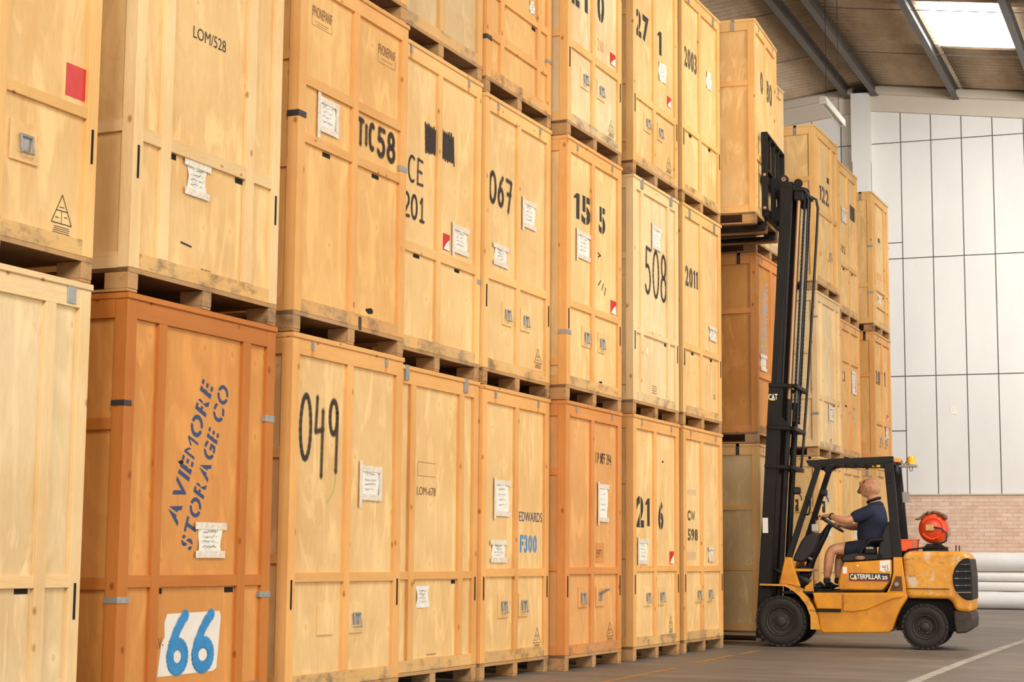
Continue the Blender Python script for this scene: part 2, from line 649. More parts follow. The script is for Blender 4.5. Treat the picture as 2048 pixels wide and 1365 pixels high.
back = MB()
for a, b_ in ((-9, -2.35), (-2.35, 12)):
    wslab(back, a, b_, 0, 0, -0.3, -0.03, lambda s: rooftop(s) + 0.1)
structure(back.build('wall_back', M_SEAM))
W = MB()
zs = [2.39, 4.95, 7.54, 10.14]
j = 0.011
k = -11
while k < 20:
    s0 = -2.24 + 0.652 * k
    s1 = s0 + 0.652
    z_list = zs + [99]
    if k == 0 or (k < 0 and k % 2 == 0):
        z_list = [2.39, 3.765, 4.95, 7.54, 7.895, 10.14, 99]
    for a, b_ in zip(z_list[:-1], z_list[1:]):
        if b_ > 50:
            wslab(W, s0 + j, s1 - j, a + j, 0, -0.03, 0.0, lambda s: rooftop(s) - 0.55)
        else:
            wslab(W, s0 + j, s1 - j, a + j, b_ - j, -0.03, 0.0)
    k += 1
structure(W.build('wall_panels_back', M_PANEL))
# sloping concrete edge beams under the roof
B1 = MB()
for a, b_ in ((-9, -2.6), (-2.24, 12)):
    v = []
    for o_ in (-0.02, 0.09):
        v += [wallpt(a, rooftop(a) - 0.63, o_), wallpt(b_, rooftop(b_) - 0.63, o_), wallpt(b_, rooftop(b_) - 0.05, o_), wallpt(a, rooftop(a) - 0.05, o_)]
    B1.add(v, [(0, 3, 2, 1), (4, 5, 6, 7), (0, 1, 5, 4), (1, 2, 6, 5), (2, 3, 7, 6), (3, 0, 4, 7)])
structure(B1.build('trim_1', M_BEAM))
B2 = MB()
for a, b_ in ((-9, -2.6), (-2.24, 12)):
    v = []
    for o_ in (0.0, 0.16):
        v += [wallpt(a, rooftop(a) - 0.26, o_), wallpt(b_, rooftop(b_) - 0.26, o_), wallpt(b_, rooftop(b_) - 0.09, o_), wallpt(a, rooftop(a) - 0.09, o_)]
    B2.add(v, [(0, 3, 2, 1), (4, 5, 6, 7), (0, 1, 5, 4), (1, 2, 6, 5), (2, 3, 7, 6), (3, 0, 4, 7)])
structure(B2.build('trim_2', M_BEAM))
P_ = MB()
wslab(P_, -2.60, -2.24, 0, 9.7, -0.02, 0.30)
wslab(P_, -2.62, -2.22, 9.7, 11.25, -0.02, 0.30)
pl_ = structure(P_.build('wall_pillar_back', M_PANEL))

# brick base of the end wall


def brick_mat():
    m, nt, b = new_mat('pale_brick')
    tc = nt.nodes.new('ShaderNodeTexCoord')
    sp = nt.nodes.new('ShaderNodeSeparateXYZ')
    cb = nt.nodes.new('ShaderNodeCombineXYZ')
    nt.links.new(tc.outputs['Object'], sp.inputs[0])
    nt.links.new(sp.outputs['X'], cb.inputs['X'])
    nt.links.new(sp.outputs['Z'], cb.inputs['Y'])
    br = nt.nodes.new('ShaderNodeTexBrick')
    br.inputs['Scale'].default_value = 1.0
    br.inputs['Brick Width'].default_value = 0.235
    br.inputs['Row Height'].default_value = 0.0795
    br.inputs['Mortar Size'].default_value = 0.006
    br.inputs['Mortar Smooth'].default_value = 0.3
    br.inputs['Color1'].default_value = srgb(228, 196, 172)
    br.inputs['Color2'].default_value = srgb(212, 172, 144)
    br.inputs['Mortar'].default_value = srgb(186, 164, 140)
    nt.links.new(cb.outputs[0], br.inputs['Vector'])
    n = noise(nt, tc.outputs['Object'], 5, 5, 0.7)
    c = mixrgb(nt, ramp(nt, n, [(0.45, (0, 0, 0)), (0.7, (0.6, 0.6, 0.6))]), br.outputs['Color'], srgb(232, 206, 184))
    n2 = noise(nt, tc.outputs['Object'], 14, 3, 0.6)
    c = mixrgb(nt, ramp(nt, n2, [(0.66, (0, 0, 0)), (0.74, (0.5, 0.5, 0.5))]), c, srgb(150, 112, 84))
    nt.links.new(c, b.inputs['Base Color'])
    b.inputs['Roughness'].default_value = 0.85
    bp = nt.nodes.new('ShaderNodeBump')
    bp.inputs['Strength'].default_value = 0.6
    bp.inputs['Distance'].default_value = 0.01
    bp.invert = True
    nt.links.new(br.outputs['Fac'], bp.inputs['Height'])
    nt.links.new(bp.outputs['Normal'], b.inputs['Normal'])
    return m


bw = MB().box(-9, 12, -0.06, 0.25, 0, 2.375).build('wall_brick_back', brick_mat(), loc=tuple(QW), rot=(0, 0, WA))
structure(bw)
ledge = MB().box(-9, 12, -0.09, -0.03, 2.375, 2.40).build('trim_3', M_BEAM, loc=tuple(QW), rot=(0, 0, WA))
structure(ledge)
sheet = MB().box(-0.645, -0.515, -0.008, -0.003, 4.10, 4.27)
so = sheet.build('notice_sheet', M_PAPER, loc=tuple(QW), rot=(0, 0, WA))
tag(so, 'blank white sheet of paper stuck on the pale panelled end wall', 'paper')

# unseen screen added behind the stacks to darken gaps, then the outer left wall
structure(MB().box(-2.75, -2.65, -6, 28.3, 0, 6.5).build('unseen_screen_left', plain('unseen_screen_brown', srgb(110, 84, 56), 0.9)))
structure(MB().box(-9.3, -9.0, -6, 38, 0, 11).build('wall_left', M_BEAM))

# roof: corrugated sheets carried on lengthwise steel beams


def sheet_mat():
    m, nt, b = new_mat('fibre_cement_sheet')
    n = noise(nt, mapped(nt, (1.5, 0.5, 1)), 1.6, 6, 0.65)
    c = ramp(nt, n, [(0.3, srgb(180, 154, 124)), (0.55, srgb(208, 184, 152)), (0.75, srgb(226, 204, 174))])
    f = noise(nt, mapped(nt, (1, 1, 1)), 40, 4, 0.7)
    c = mixrgb(nt, 0.35, c, ramp(nt, f, [(0.35, srgb(146, 120, 94)), (0.65, srgb(216, 196, 170))]))
    nt.links.new(c, b.inputs['Base Color'])
    b.inputs['Roughness'].default_value = 0.85
    return m


M_SHEET = sheet_mat()
M_SKY = plain('skylight_sheet', srgb(250, 250, 248), 0.5, emit=(1.0, 0.99, 0.97, 1), es=8.0)
M_GIRDER = plain('grey_steel', srgb(92, 86, 78), 0.55, 0.0, var=0.12, vscale=3)


def roofp(s, t, dz=0.0):
    return QW + SD * s + Vector((0, 0, rooftop(s) + dz)) - BD * t


def corrugated(s0, s1, t0, t1, pitch, amp, step, name, mat, cols=2):
    mb = MB()
    n = int((t1 - t0) / step)
    for i in range(n + 1):
        t = t0 + (t1 - t0) * i / n
        dz = amp * (2 * abs(math.sin(math.pi * t / pitch)) - 1)
        # sheet laps every 1.5 m
        for c in range(cols + 1):
            mb.v.append(roofp(s0 + (s1 - s0) * c / cols, t, dz))
    for i in range(n):
        for c in range(cols):
            q = i * (cols + 1) + c
            mb.f.append((q, q + 1, q + cols + 2, q + cols + 1))
            mb.m.append(0)
    o = mb.build(name, mat, smooth=True)
    md = o.modifiers.new('thick', 'SOLIDIFY')
    md.thickness = 0.012
    md.offset = 1
    return o


SKY_S = (-0.22, 1.30)
SKY_T = (3.74, 6.66)
# fine corrugation in the stretch of roof that is in view, coarser further back
fine_end = 13.0
structure(corrugated(-9, -2.35, 0, fine_end, 0.235, 0.046, 0.0196, 'ceiling_left_slope', M_SHEET))
structure(corrugated(-9, -2.35, fine_end, 44, 0.66, 0.02, 0.11, 'ceiling_left_slope_near', M_SHEET))
structure(corrugated(-2.35, SKY_S[0], 0, fine_end, 0.235, 0.046, 0.0196, 'ceiling_right_slope', M_SHEET))
structure(corrugated(SKY_S[0], SKY_S[1], 0, SKY_T[0], 0.235, 0.046, 0.0196, 'ceiling_below_skylight', M_SHEET))
structure(corrugated(SKY_S[0], SKY_S[1], SKY_T[1], fine_end, 0.235, 0.046, 0.0196, 'ceiling_above_skylight', M_SHEET))
structure(corrugated(SKY_S[1], 12, 0, fine_end, 0.235, 0.046, 0.0196, 'ceiling_far_right_slope', M_SHEET))
structure(corrugated(-2.35, 12, fine_end, 44, 0.66, 0.02, 0.11, 'ceiling_right_slope_near', M_SHEET))
sk = corrugated(SKY_S[0], SKY_S[1], SKY_T[0], SKY_T[1], 0.235, 0.046, 0.0196, 'window_1', M_SKY)
structure(sk)

girders = [(-4.45, 0), (-2.71, 0), (-2.10, 0), (-0.36, 0), (1.38, 0), (3.10, 0), (4.8, 0)]
for gi, (s, _) in enumerate(girders):
    mb = MB()
    w, h, tw, tf = 0.13, 0.25, 0.012, 0.016
    for t0, t1 in ((0.05, 40.0),):
        def pr(a, b, z0, z1):
            v = []
            for t in (t0, t1):
                for (x_, z_) in ((a, z0), (b, z0), (b, z1), (a, z1)):
                    p = QW + SD * (s + x_) + Vector((0, 0, rooftop(s) - 0.045 + z_)) - BD * t
                    v.append(p)
            mb.add(v, [(0, 1, 2, 3), (7, 6, 5, 4), (0, 4, 5, 1), (1, 5, 6, 2), (2, 6, 7, 3), (3, 7, 4, 0)])
        pr(-w / 2, w / 2, -h, -h + tf)
        pr(-w / 2, w / 2, -tf, 0)
        pr(-tw / 2, tw / 2, -h + tf, -tf)
    g = mb.build('roof_beam', M_GIRDER)
    lab = {0: 'grey steel roof beam hidden behind the stacks, left of the ridge', 1: 'grey steel roof beam just left of the roof ridge',
           2: 'grey steel roof beam just right of the roof ridge above the pillar', 3: 'grey steel roof beam along the left edge of the bright skylight',
           4: 'grey steel roof beam along the right edge of the bright skylight', 5: 'grey steel roof beam further right, past the skylight',
           6: 'grey steel roof beam at the far right of the roof'}[gi]
    tag(g, lab, 'beam', 'steel beams under the roof')
for t, w_ in ((6.6, 'near'), (3.4, 'far')):
    for s0, s1, place in ((-4.45, -2.71, 'left of the roof ridge'), (-2.10, -0.36, 'between the ridge beam and the skylight beam'), (-0.36, 1.38, 'under the skylight bay'), (1.38, 3.1, 'right of the skylight bay')):
        a = QW + SD * (s0 + 0.02) + Vector((0, 0, rooftop(s0) - 0.15)) - BD * t
        b_ = QW + SD * (s1 - 0.02) + Vector((0, 0, rooftop(s1) - 0.15)) - BD * t
        rd = MB().tube([a, b_], 0.009, 6).build('tie_rod', M_GIRDER, smooth=True)
        tag(rd, 'thin steel rod %s, %s' % (place, 'nearer of the two' if w_ == 'near' else 'closer to the end wall'), 'rod', 'tie rods between the roof beams')

# hanging fluorescent fitting
M_FIT = plain('white_enamel', srgb(228, 220, 204), 0.4)
M_TUBE = plain('fluorescent_tube', srgb(244, 242, 232), 0.3)
lt = empty('strip_light', (-1.24, 28.94, 8.86), math.radians(1.83), 'white strip light with bare tubes hanging from the roof near the pillar', 'light')
MB().box(-0.06, 0.06, 0, 1.75, -0.03, 0.05).build('fitting', M_FIT, lt, bevel=0.006)
for xx in (-0.045, 0.045):
    MB().tube([(xx, 0.04, -0.05), (xx, 1.71, -0.05)], 0.018, 10).build('tube', M_TUBE, lt, smooth=True)
for yy in (0.02, 1.69):
    MB().box(-0.065, 0.065, yy, yy + 0.04, -0.075, -0.03).build('lamp_holder', M_FIT, lt)
lv = Vector((-1.24, 28.94, 8.86))
for yy in (0.32, 1.42):
    h_ = 11.53 - 0.02 - 8.86 - 0.18
    MB().tube([(0, yy, 0.05), (0, yy, h_)], 0.006, 6).build('hanging_wire', M_DSTEEL, lt)

# painted floor lines
M_YEL = spray_mat('worn_yellow_paint', srgb(196, 140, 60), 0.75, 7)
M_WHL = spray_mat('worn_white_paint', srgb(206, 198, 184), 0.8, 6)


def floor_strip(name, pts, w, mat, label):
    mb = MB()
    for i in range(len(pts) - 1):
        a, b = Vector(pts[i]), Vector(pts[i + 1])
        d = (b - a).normalized()
        n = Vector((-d.y, d.x)) * w / 2
        mb.add([(a.x + n.x, a.y + n.y, 0.002), (b.x + n.x, b.y + n.y, 0.002), (b.x - n.x, b.y - n.y, 0.002), (a.x - n.x, a.y - n.y, 0.002)], [(0, 1, 2, 3)])
    o = mesh_from(name, mb.v, mb.f, mat)
    tag(o, label, 'marking')
    return o


floor_strip('painted_line', [(0.78, 9.5), (0.74, 12.97), (0.68, 14.76)], 0.06, M_YEL, 'worn yellow line on the floor in front of the nearest ground-level crates')
floor_strip('painted_line', [(0.60, 15.6), (0.52, 17.1)], 0.06, M_YEL, 'worn yellow dash on the floor between the long yellow line and the forklift')
floor_strip('painted_line', [(0.53, 17.4), (0.50, 18.2)], 0.05, M_YEL, 'short faint yellow dash on the floor beside the front wheel')
floor_strip('painted_line', [(2.95, 12.0), (2.86, 14.6), (2.78, 17.3), (2.72, 20.5), (2.70, 25.0)], 0.10, M_WHL, 'worn white line on the floor right of the forklift')

# rolls of white wrapping against the end wall
M_FOAM = plain('white_foam_wrap', srgb(226, 222, 216), 0.55, var=0.05, vscale=3, bump=0.5)


def foam_roll(z, r, off, label, s0=-1.2, s1=4.0, seed=1):
    rnd = random.Random(seed)
    mb = MB()
    n = 26
    pts = []
    rad = []
    for i in range(n + 1):
        s = s0 + (s1 - s0) * i / n
        pts.append(wallpt(s, z, off))
        rad.append(r * (1 + rnd.uniform(-0.02, 0.02)))
    mb.tube(pts, rad, 28)
    o = mb.build('wrapping_roll', M_FOAM, smooth=True)
    tag(o, label, 'roll', 'rolls of white wrap at the end wall')


foam_roll(0.185, 0.178, 0.74, 'large roll of white foam wrap lying on the floor at the end wall', seed=1)
foam_roll(0.464, 0.094, 0.67, 'thin roll of white wrap resting directly on the floor roll', seed=2)
foam_roll(0.660, 0.094, 0.62, 'thin roll of white wrap just under the thickest top roll', seed=3)
foam_roll(0.963, 0.200, 0.55, 'thickest roll of white foam wrap, topmost against the brick wall', seed=4)

# ---------------------------------------------------------------- crates
DECK_SHADE = wood('shade_darkened_deck_wood', srgb(112, 78, 46), 'x', False, 0.7)  # deck colour darkened to put deep shade into the pallet pockets
PFX = 0.025   # how far the frame stands proud of the plywood


def crate(label, X, y0, y1, z0, z1, tone, rails=((0.80, 0.86),), studs='C', side=(0.83, 1.58), depth=2.1, decor=(), clips=True, rz=0.0,
          rail_tone=None, group=None, tilt=0.0, slots=False, block=0.16, topstrap=None):
    w = y1 - y0
    h = z1 - z0
    T = WOOD[tone]
    F = WOOD[rail_tone or tone]
    R = empty('storage_crate', (X, y0, z0), rz, label, 'crate', group or 'stacked wooden storage crates')
    bz0, bz1 = 0.13, h - 0.034
    D = depth
    # plywood body
    MB().box(-D + 0.025, -PFX, 0.02, w - 0.02, bz0, bz1).build('plywood_body', T['ply'], R)
    # lid
    MB().box(-D - 0.004, 0.010, -0.006, w + 0.006, bz1, h - 0.001).build('lid', F['y'], R, bevel=0.004, seg=1)
    # front frame
    pw = 0.088
    for a in (0, w - pw):
        MB().box(-0.082, 0.0, a, a + pw, bz0, bz1).build('corner_post', F['z'], R, bevel=0.003, seg=1)
    for a in (0, w - pw):
        MB().box(-D, -D + 0.09, a, a + pw, bz0, bz1).build('corner_post', F['z'], R)
    sts = {'C': [(w / 2 - 0.036, w / 2 + 0.036)], 'D': [(w * 0.205, w * 0.205 + 0.07), (w * 0.775, w * 0.775 + 0.07)], 'N': []}[studs] if isinstance(studs, str) else studs
    if studs == 'C' and 13.8 < y0 < 18:
        sts = [(w / 2 - 0.080, w / 2 - 0.008)]
    for a, b in sts:
        MB().box(-PFX - 0.004, -0.001, a, b, bz0 + 0.085, bz1 - 0.10).build('stud', F['z'], R, bevel=0.002, seg=1)
    MB().box(-PFX - 0.004, -0.002, pw, w - pw, bz1 - 0.100, bz1).build('top_rail', F['y'], R, bevel=0.002, seg=1)
    MB().box(-PFX - 0.004, -0.002, pw, w - pw, bz0, bz0 + 0.085).build('bottom_rail', T['d'], R, bevel=0.002, seg=1)
    edges = [pw] + [q for ab in sts for q in ab] + [w - pw]
    for a, b in rails:
        mb = MB()
        for i in range(0, len(edges), 2):
            mb.box(-PFX - 0.004, -0.004, edges[i], edges[i + 1], a, b)
        mb.build('middle_rail', F['y'], R, bevel=0.002, seg=1)
    # camera-side frame
    MB().box(-D + 0.09, -0.082, 0.0, 0.024, bz1 - 0.100, bz1).build('side_rail', F['x'], R)
    MB().box(-D + 0.09, -0.082, 0.0, 0.024, bz0, bz0 + 0.085).build('side_rail', F['x'], R)
    for q in side:
        MB().box(-D + 0.09, -0.082, 0.002, 0.024, q, q + 0.062).build('side_rail', F['x'], R)
    mb = MB()
    mb.box(-D + 0.09, -0.082, w - 0.024, w, bz1 - 0.1, bz1).box(-D + 0.09, -0.082, w - 0.024, w, bz0, bz0 + 0.085)
    for q in side:
        mb.box(-D + 0.09, -0.082, w - 0.024, w - 0.002, q, q + 0.062)
    mb.build('far_side_frame', F['x'], R)
    # pallet base
    MB().box(-D, -0.012, 0.0, w, 0.107, bz0 - 0.001).build('deck_board', DECK_SHADE, R)
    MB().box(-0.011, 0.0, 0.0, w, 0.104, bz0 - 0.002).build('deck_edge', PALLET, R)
    for a in (0.0, w / 2 - 0.045, w - 0.088):
        mb = MB()
        mb.box(-D, -0.006, a, a + 0.088, 0.0, 0.016)
        for xa, xb in ((-block, -0.003), (-D / 2 - 0.1, -D / 2 + 0.1), (-D + 0.003, -D + 0.16)):
            mb.box(xa, xb, a, a + 0.088, 0.016, 0.106)
        mb.build('pallet_runner', PALLET, R, bevel=0.003, seg=1)
    if clips:
        for a in (0.24, w - 0.26):
            mb = MB()
            if clips == 'big':
                mb.box(-0.001, 0.013, a - 0.03, a + 0.03, bz1 - 0.075, h).box(-0.02, 0.014, a - 0.03, a + 0.03, h - 0.001, h + 0.001)
            elif clips == 'grey':
                mb.box(-0.002, 0.002, a - 0.035, a + 0.035, bz1 - 0.10, bz1 - 0.005)
            else:
                mb.box(-0.004, 0.008, a - 0.013, a + 0.013, bz1 - 0.058, bz1 - 0.002)
            mb.build('lid_clip', M_STEEL, R, bevel=0.003 if clips == 'big' else 0)
            if clips is True:
                MB().box(-0.02, -0.0005, a - 0.013, a + 0.017, bz1 - 0.099, bz1 - 0.058).build('clip_slot', WOOD['orange']['z'], R)
    if topstrap is not None:
        MB().box(-topstrap - 0.04, -topstrap, -0.006, 0.001, bz1 - 0.10, h + 0.001).build('strap', M_STEEL if tone in ('light', 'pale') else M_DSTEEL, R)
    if slots:
        for a in (0.034, w - 0.054):
            MB().tube([(-0.002, a + 0.01, 0.62), (-0.002, a + 0.01, 0.80)], 0.009, 8).build('latch_slot', M_HOLE, R)
    xp = -PFX + 0.0008
    for d in decor:
        kind = d[0]
        if kind == 'plate':
            _, a, b, c, e = d[:5]
            style = d[5] if len(d) > 5 else 'down'
            pl = MB().box(-PFX - 0.001, -PFX + 0.012, a, b, c, e).build('handle_plate', T['ply'], R, bevel=0.002, seg=1)
            if style != 'none':
                ym, zm = (a + b) / 2, (c + e) / 2 - 0.01
                xo = -PFX + 0.012
                hb = MB()
                hb.box(xo, xo + 0.004, ym - 0.040, ym + 0.040, zm - 0.030, zm + 0.045)
                hb.tube([(xo + 0.010, ym - 0.046, zm + 0.040), (xo + 0.010, ym + 0.046, zm + 0.040)], 0.009, 8)
                if style == 'up':
                    loop = [(xo + 0.010, ym - 0.042, zm + 0.04), (xo + 0.075, ym - 0.042, zm + 0.075), (xo + 0.075, ym + 0.042, zm + 0.075), (xo + 0.010, ym + 0.042, zm + 0.04)]
                else:
                    loop = [(xo + 0.012, ym - 0.044, zm + 0.04), (xo + 0.022, ym - 0.044, zm - 0.045), (xo + 0.022, ym + 0.044, zm - 0.045), (xo + 0.012, ym + 0.044, zm + 0.04)]
                hb.tube(loop, 0.0065, 8)
                hb.build('handle', M_STEEL, pl, smooth=True, label='steel drop handle')
        elif kind == 'tri':
            _, a, b, c, e = d[:5]
            mb = MB()
            hh = e - c
            zb = c + hh * 0.26
            ym = (a + b) / 2
            pl = on_front(xp)
            for p, q in (((a, zb), (ym, e)), ((ym, e), (b, zb)), ((a, zb), (b, zb)), ((a + (b - a) * .22, zb + hh * .33), (b - (b - a) * .22, zb + hh * .33)), ((ym, zb), (ym, zb + hh * .33)),
                         ((a + .03, zb + hh * .14), (ym - .02, zb + hh * .14)), ((ym + .02, zb + hh * .18), (b - .035, zb + hh * .18)), ((ym - .02, zb + hh * .42), (ym + .02, zb + hh * .42))):
                ribbon(mb, [p, q], 0.0045, pl, 0)
            for i in range(4):
                zz = c + hh * 0.05 * i + 0.004
                ribbon(mb, [(a + 0.012 + 0.004 * i, zz), (b - 0.012 - 0.006 * (i % 2), zz)], 0.0038, pl, 0)
            mesh_from('triangle_stamp', mb.v, mb.f, M_INK, R)
        elif kind == 'paper':
            _, a, b, c, e = d[:5]
            st = d[5] if len(d) > 5 else 'full'
            rnd = random.Random(int(a * 997 + c * 131))
            tb = 0.04 if b - a > 0.2 else 0.03
            mb = MB()
            n, m_ = 8, 10
            ins = 0.035 if st == 'bars' else 0.02
            for i in range(n + 1):
                for jx in range(m_ + 1):
                    yy = a + ins + (b - a - 2 * ins) * i / n
                    zz = c + 0.012 + (e - c - 0.024) * jx / m_
                    waist = 1 - (0.10 if st == 'bars' else 0.03) * math.sin(math.pi * jx / m_)
                    yy = (a + b) / 2 + (yy - (a + b) / 2) * waist
                    mb.v.append(Vector((xp + 0.004 + 0.005 * math.sin(i * 1.1 + jx * 0.7 + a * 9) + rnd.uniform(0, 0.002), yy, zz)))
            for i in range(n):
                for jx in range(m_):
                    q = i * (m_ + 1) + jx
                    mb.f.append((q, q + m_ + 1, q + m_ + 2, q + 1))
            po = mesh_from('paper_note', mb.v, mb.f, M_PAPER, R, True)
            mb = MB()
            px_ = on_front(xp + 0.012)
            if st == 'bars':
                ribs = [((a, e - tb / 2), (b, e - tb / 2)), ((a + 0.01, c + tb / 2), (b - 0.01, c + tb / 2))]
            elif st == 'sides':
                ribs = [((a + tb / 2, c - 0.05), (a + tb / 2, e + 0.03)), ((b - tb / 2, c + 0.02), (b - tb / 2, e - 0.01)), ((a, e - tb / 2), (b, e - tb / 2)), ((a, c + tb / 2), (b, c + tb / 2))]
            elif st == 'bare':
                ribs = []
            else:
                ribs = [((a, e - tb / 2), (b + 0.01, e - tb / 2)), ((a - 0.005, c + tb / 2), (b, c + tb / 2)), ((a + tb / 3, c - 0.03), (a + tb / 3, e + 0.02))]
            for p, q in ribs:
                L = math.hypot(q[0] - p[0], q[1] - p[1])
                nx, ny = -(q[1] - p[1]) / L * tb / 2, (q[0] - p[0]) / L * tb / 2
                lf = 0.0002 * ribs.index((p, q))
                mb.add([px_(p[0] + nx, p[1] + ny, lf), px_(q[0] + nx, q[1] + ny, lf), px_(q[0] - nx, q[1] - ny, lf), px_(p[0] - nx, p[1] - ny, lf)], [(0, 1, 2, 3)])
            if mb.f:
                mesh_from('tape', mb.v, mb.f, M_TAPE, po)
            mb = MB()
            pw_ = on_front(xp + 0.0125)
            for i in range(4):
                zz = e - (e - c) * (0.26 + 0.14 * i)
                ya = a + (b - a) * 0.24
                yb = b - (b - a) * rnd.uniform(0.25, 0.36)
                pts = []
                st_ = 0.010
                yy = ya
                while yy < yb:
                    pts.append((yy, zz + rnd.uniform(-0.007, 0.008)))
                    yy += st_
                for q in range(len(pts) - 1):
                    if rnd.random() < 0.8:
                        ribbon(mb, [pts[q], pts[q + 1]], 0.003, pw_)
            mesh_from('handwriting', mb.v, mb.f, M_INK, po)
        elif kind == 'sticker':
            _, a, b, c, e = d[:5]
            half = len(d) > 5 and d[5] == 'half'
            MB().box(xp, xp + 0.0015, a, b, c, e).build('red_sticker', M_RED, R)
            if half:
                mesh_from('torn_corner', [(xp + 0.002, a + (b - a) * .1, c + .01), (xp + 0.002, b, c + .005), (xp + 0.002, b - .01, c + (e - c) * .7), (xp + 0.002, a + (b - a) * .5, c + (e - c) * .45)], [(0, 1, 2, 3)], M_PAPER, R)
        elif kind == 'rect':
            _, a, b, c, e, mat = d[:6]
            MB().box(xp, xp + 0.0012, a, b, c, e).build(d[6] if len(d) > 6 else 'painted_patch', mat, R)
        elif kind == 'slot':
            _, a, b, c, e = d[:5]
            MB().box(-PFX - 0.002, -PFX + 0.0015, a, b, c, e).build('vent_slot', M_HOLE, R)
        elif kind == 'hole':
            _, a, b, c, e = d[:5]
            rnd = random.Random(5)
            pts = [((a + b) / 2 + (b - a) / 2 * math.cos(t) * rnd.uniform(.6, 1.1), (c + e) / 2 + (e - c) / 2 * math.sin(t) * rnd.uniform(.5, 1.1)) for t in [i * 0.63 for i in range(10)]]
            MB().prism(pts, 'x', -PFX - 0.002, -PFX + 0.0015).build('splintered_hole', M_HOLE, R)
        elif kind == 'clip':
            _, a, b, c, e = d[:5]
            mat = M_DSTEEL if len(d) > 5 else M_STEEL
            b = min(b, w + 0.003)
            mb = MB().box(-0.03, 0.004, a, b, c, e)
            if a < 0.02:
                mb = MB().box(-0.085, 0.004, -0.005, b, c, e)
            mb.build('corner_bracket', mat, R, bevel=0.002)
        elif kind == 'stencil':
            _, txt, a, b, c, e = d[:6]
            mat = d[6] if len(d) > 6 else M_INK
            lettering('stencilled_lettering', txt, R, (xp, a, c), (0, 1, 0), (0, 0, 1), b - a, e - c, mat, 0.045, True, 0.05)
        elif kind == 'text':
            _, txt, a, b, c, e = d[:6]
            mat = d[6] if len(d) > 6 else M_INK
            lettering('lettering', txt, R, (xp + 0.0016, a, c), (0, 1, 0), (0, 0, 1), b - a, e - c, mat, -0.004)
        elif kind == 'hand':
            _, txt, a, b, c, e, wd_ = d[:7]
            hand_text('sprayed_character', txt, R, xp, a, b, c, e, wd_, M_SPRAY, M_SPRAY_MIST)
        elif kind == 'pen':
            _, txt, a, b, c, e, wd_ = d[:7]
            hand_text('brushed_lettering', txt, R, xp, a, b, c, e, wd_, M_INK, None)
        elif kind == 'diag':
            _, txt, oy, oz, ang, L, hh, mat = d[:8]
            ca, sa = math.cos(ang), math.sin(ang)
            lettering('stencilled_lettering', txt, R, (xp, oy, oz), (0, ca, sa), (0, -sa, ca), L, hh, mat, 0.028, True, 0.09)
        elif kind == 'stamp':
            _, a, b, c, e = d[:5]
            mb = MB()
            n = max(3, int((e - c) / 0.022))
            for i in range(n):
                zz = c + (e - c) * (i + 0.5) / n
                rnd = random.Random(i)
                yy = a
                while yy < b:
                    l = rnd.uniform(0.01, 0.03)
                    ribbon(mb, [(yy, zz), (min(b, yy + l), zz)], 0.008, on_front(xp))
                    yy += l + 0.008
            mesh_from('ink_stamp', mb.v, mb.f, M_INK_FADED, R)
        elif kind == 'scribble':
            _, a, b, c, e = d[:5]
            mb = MB()
            rnd = random.Random(int(a * 100))
            n = 13
            pts = []
            for i in range(n + 1):
                yy = a + (b - a) * i / n
                pts.append((yy, (c if i % 2 else e) + rnd.uniform(-0.012, 0.012)))
            ribbon(mb, pts, 0.026, on_front(xp))
            mb.add([on_front(xp)(a + .006, c + .01, -0.0003), on_front(xp)(b - .006, c + .005, -0.0003), on_front(xp)(b - .004, e - .01, -0.0003), on_front(xp)(a + .005, e - .005, -0.0003)], [(0, 1, 2, 3)])
            mesh_from('sprayed_block', mb.v, mb.f, M_SPRAY, R)
        elif kind == 'poster':
            _, a, b, c, e = d[:5]
            pts = [(a - 0.02, c), (b - 0.05, c + 0.005), (b - 0.01, c + .02), (b + 0.02, e - 0.03), (b + 0.005, e), (a + 0.06, e - 0.005), (a + .035, e - .05), (a + .04, e - .13), (a + .01, e - .17)]
            MB().prism(pts, 'x', xp, xp + 0.0012).build('white_painted_panel', M_WHITEPAINT, R)
            for aa, bb in ((a + .07, a + .26), (a + .31, a + .52)):
                mb, mb2 = MB(), MB()
                pts = [(aa + (bb - aa) * x_, c + .03 + (e - c - .045) * z_) for x_, z_ in ([(.86, 1), (.62, .86), (.40, .68), (.2, .46), (.12, .28)] + arc(.5, .24, .38, .24, 170, 380, 14) + arc(.5, .24, .38, .24, 20, 140, 8))]
                ribbon(mb2, pts, 0.074, on_front(xp + 0.0014))
                ribbon(mb, pts, 0.056, on_front(xp + 0.0034))
                mesh_from('painted_numeral', mb.v, mb.f, M_SKY_INK, R)
                mesh_from('painted_numeral_edge', mb2.v, mb2.f, M_SPRAY_BLUE, R)
        elif kind == 'marks':
            mb = MB()
            for p, q in d[1]:
                ribbon(mb, [p, q], d[2], on_front(xp))
            mesh_from('pen_marks', mb.v, mb.f, d[3] if len(d) > 3 else M_INK, R)
    return R


L1 = 'ground level'
PLATES = [('plate', 0.39, 0.60, 0.50, 0.69), ('plate', 0.80, 1.01, 0.50, 0.69)]
C_ = crate
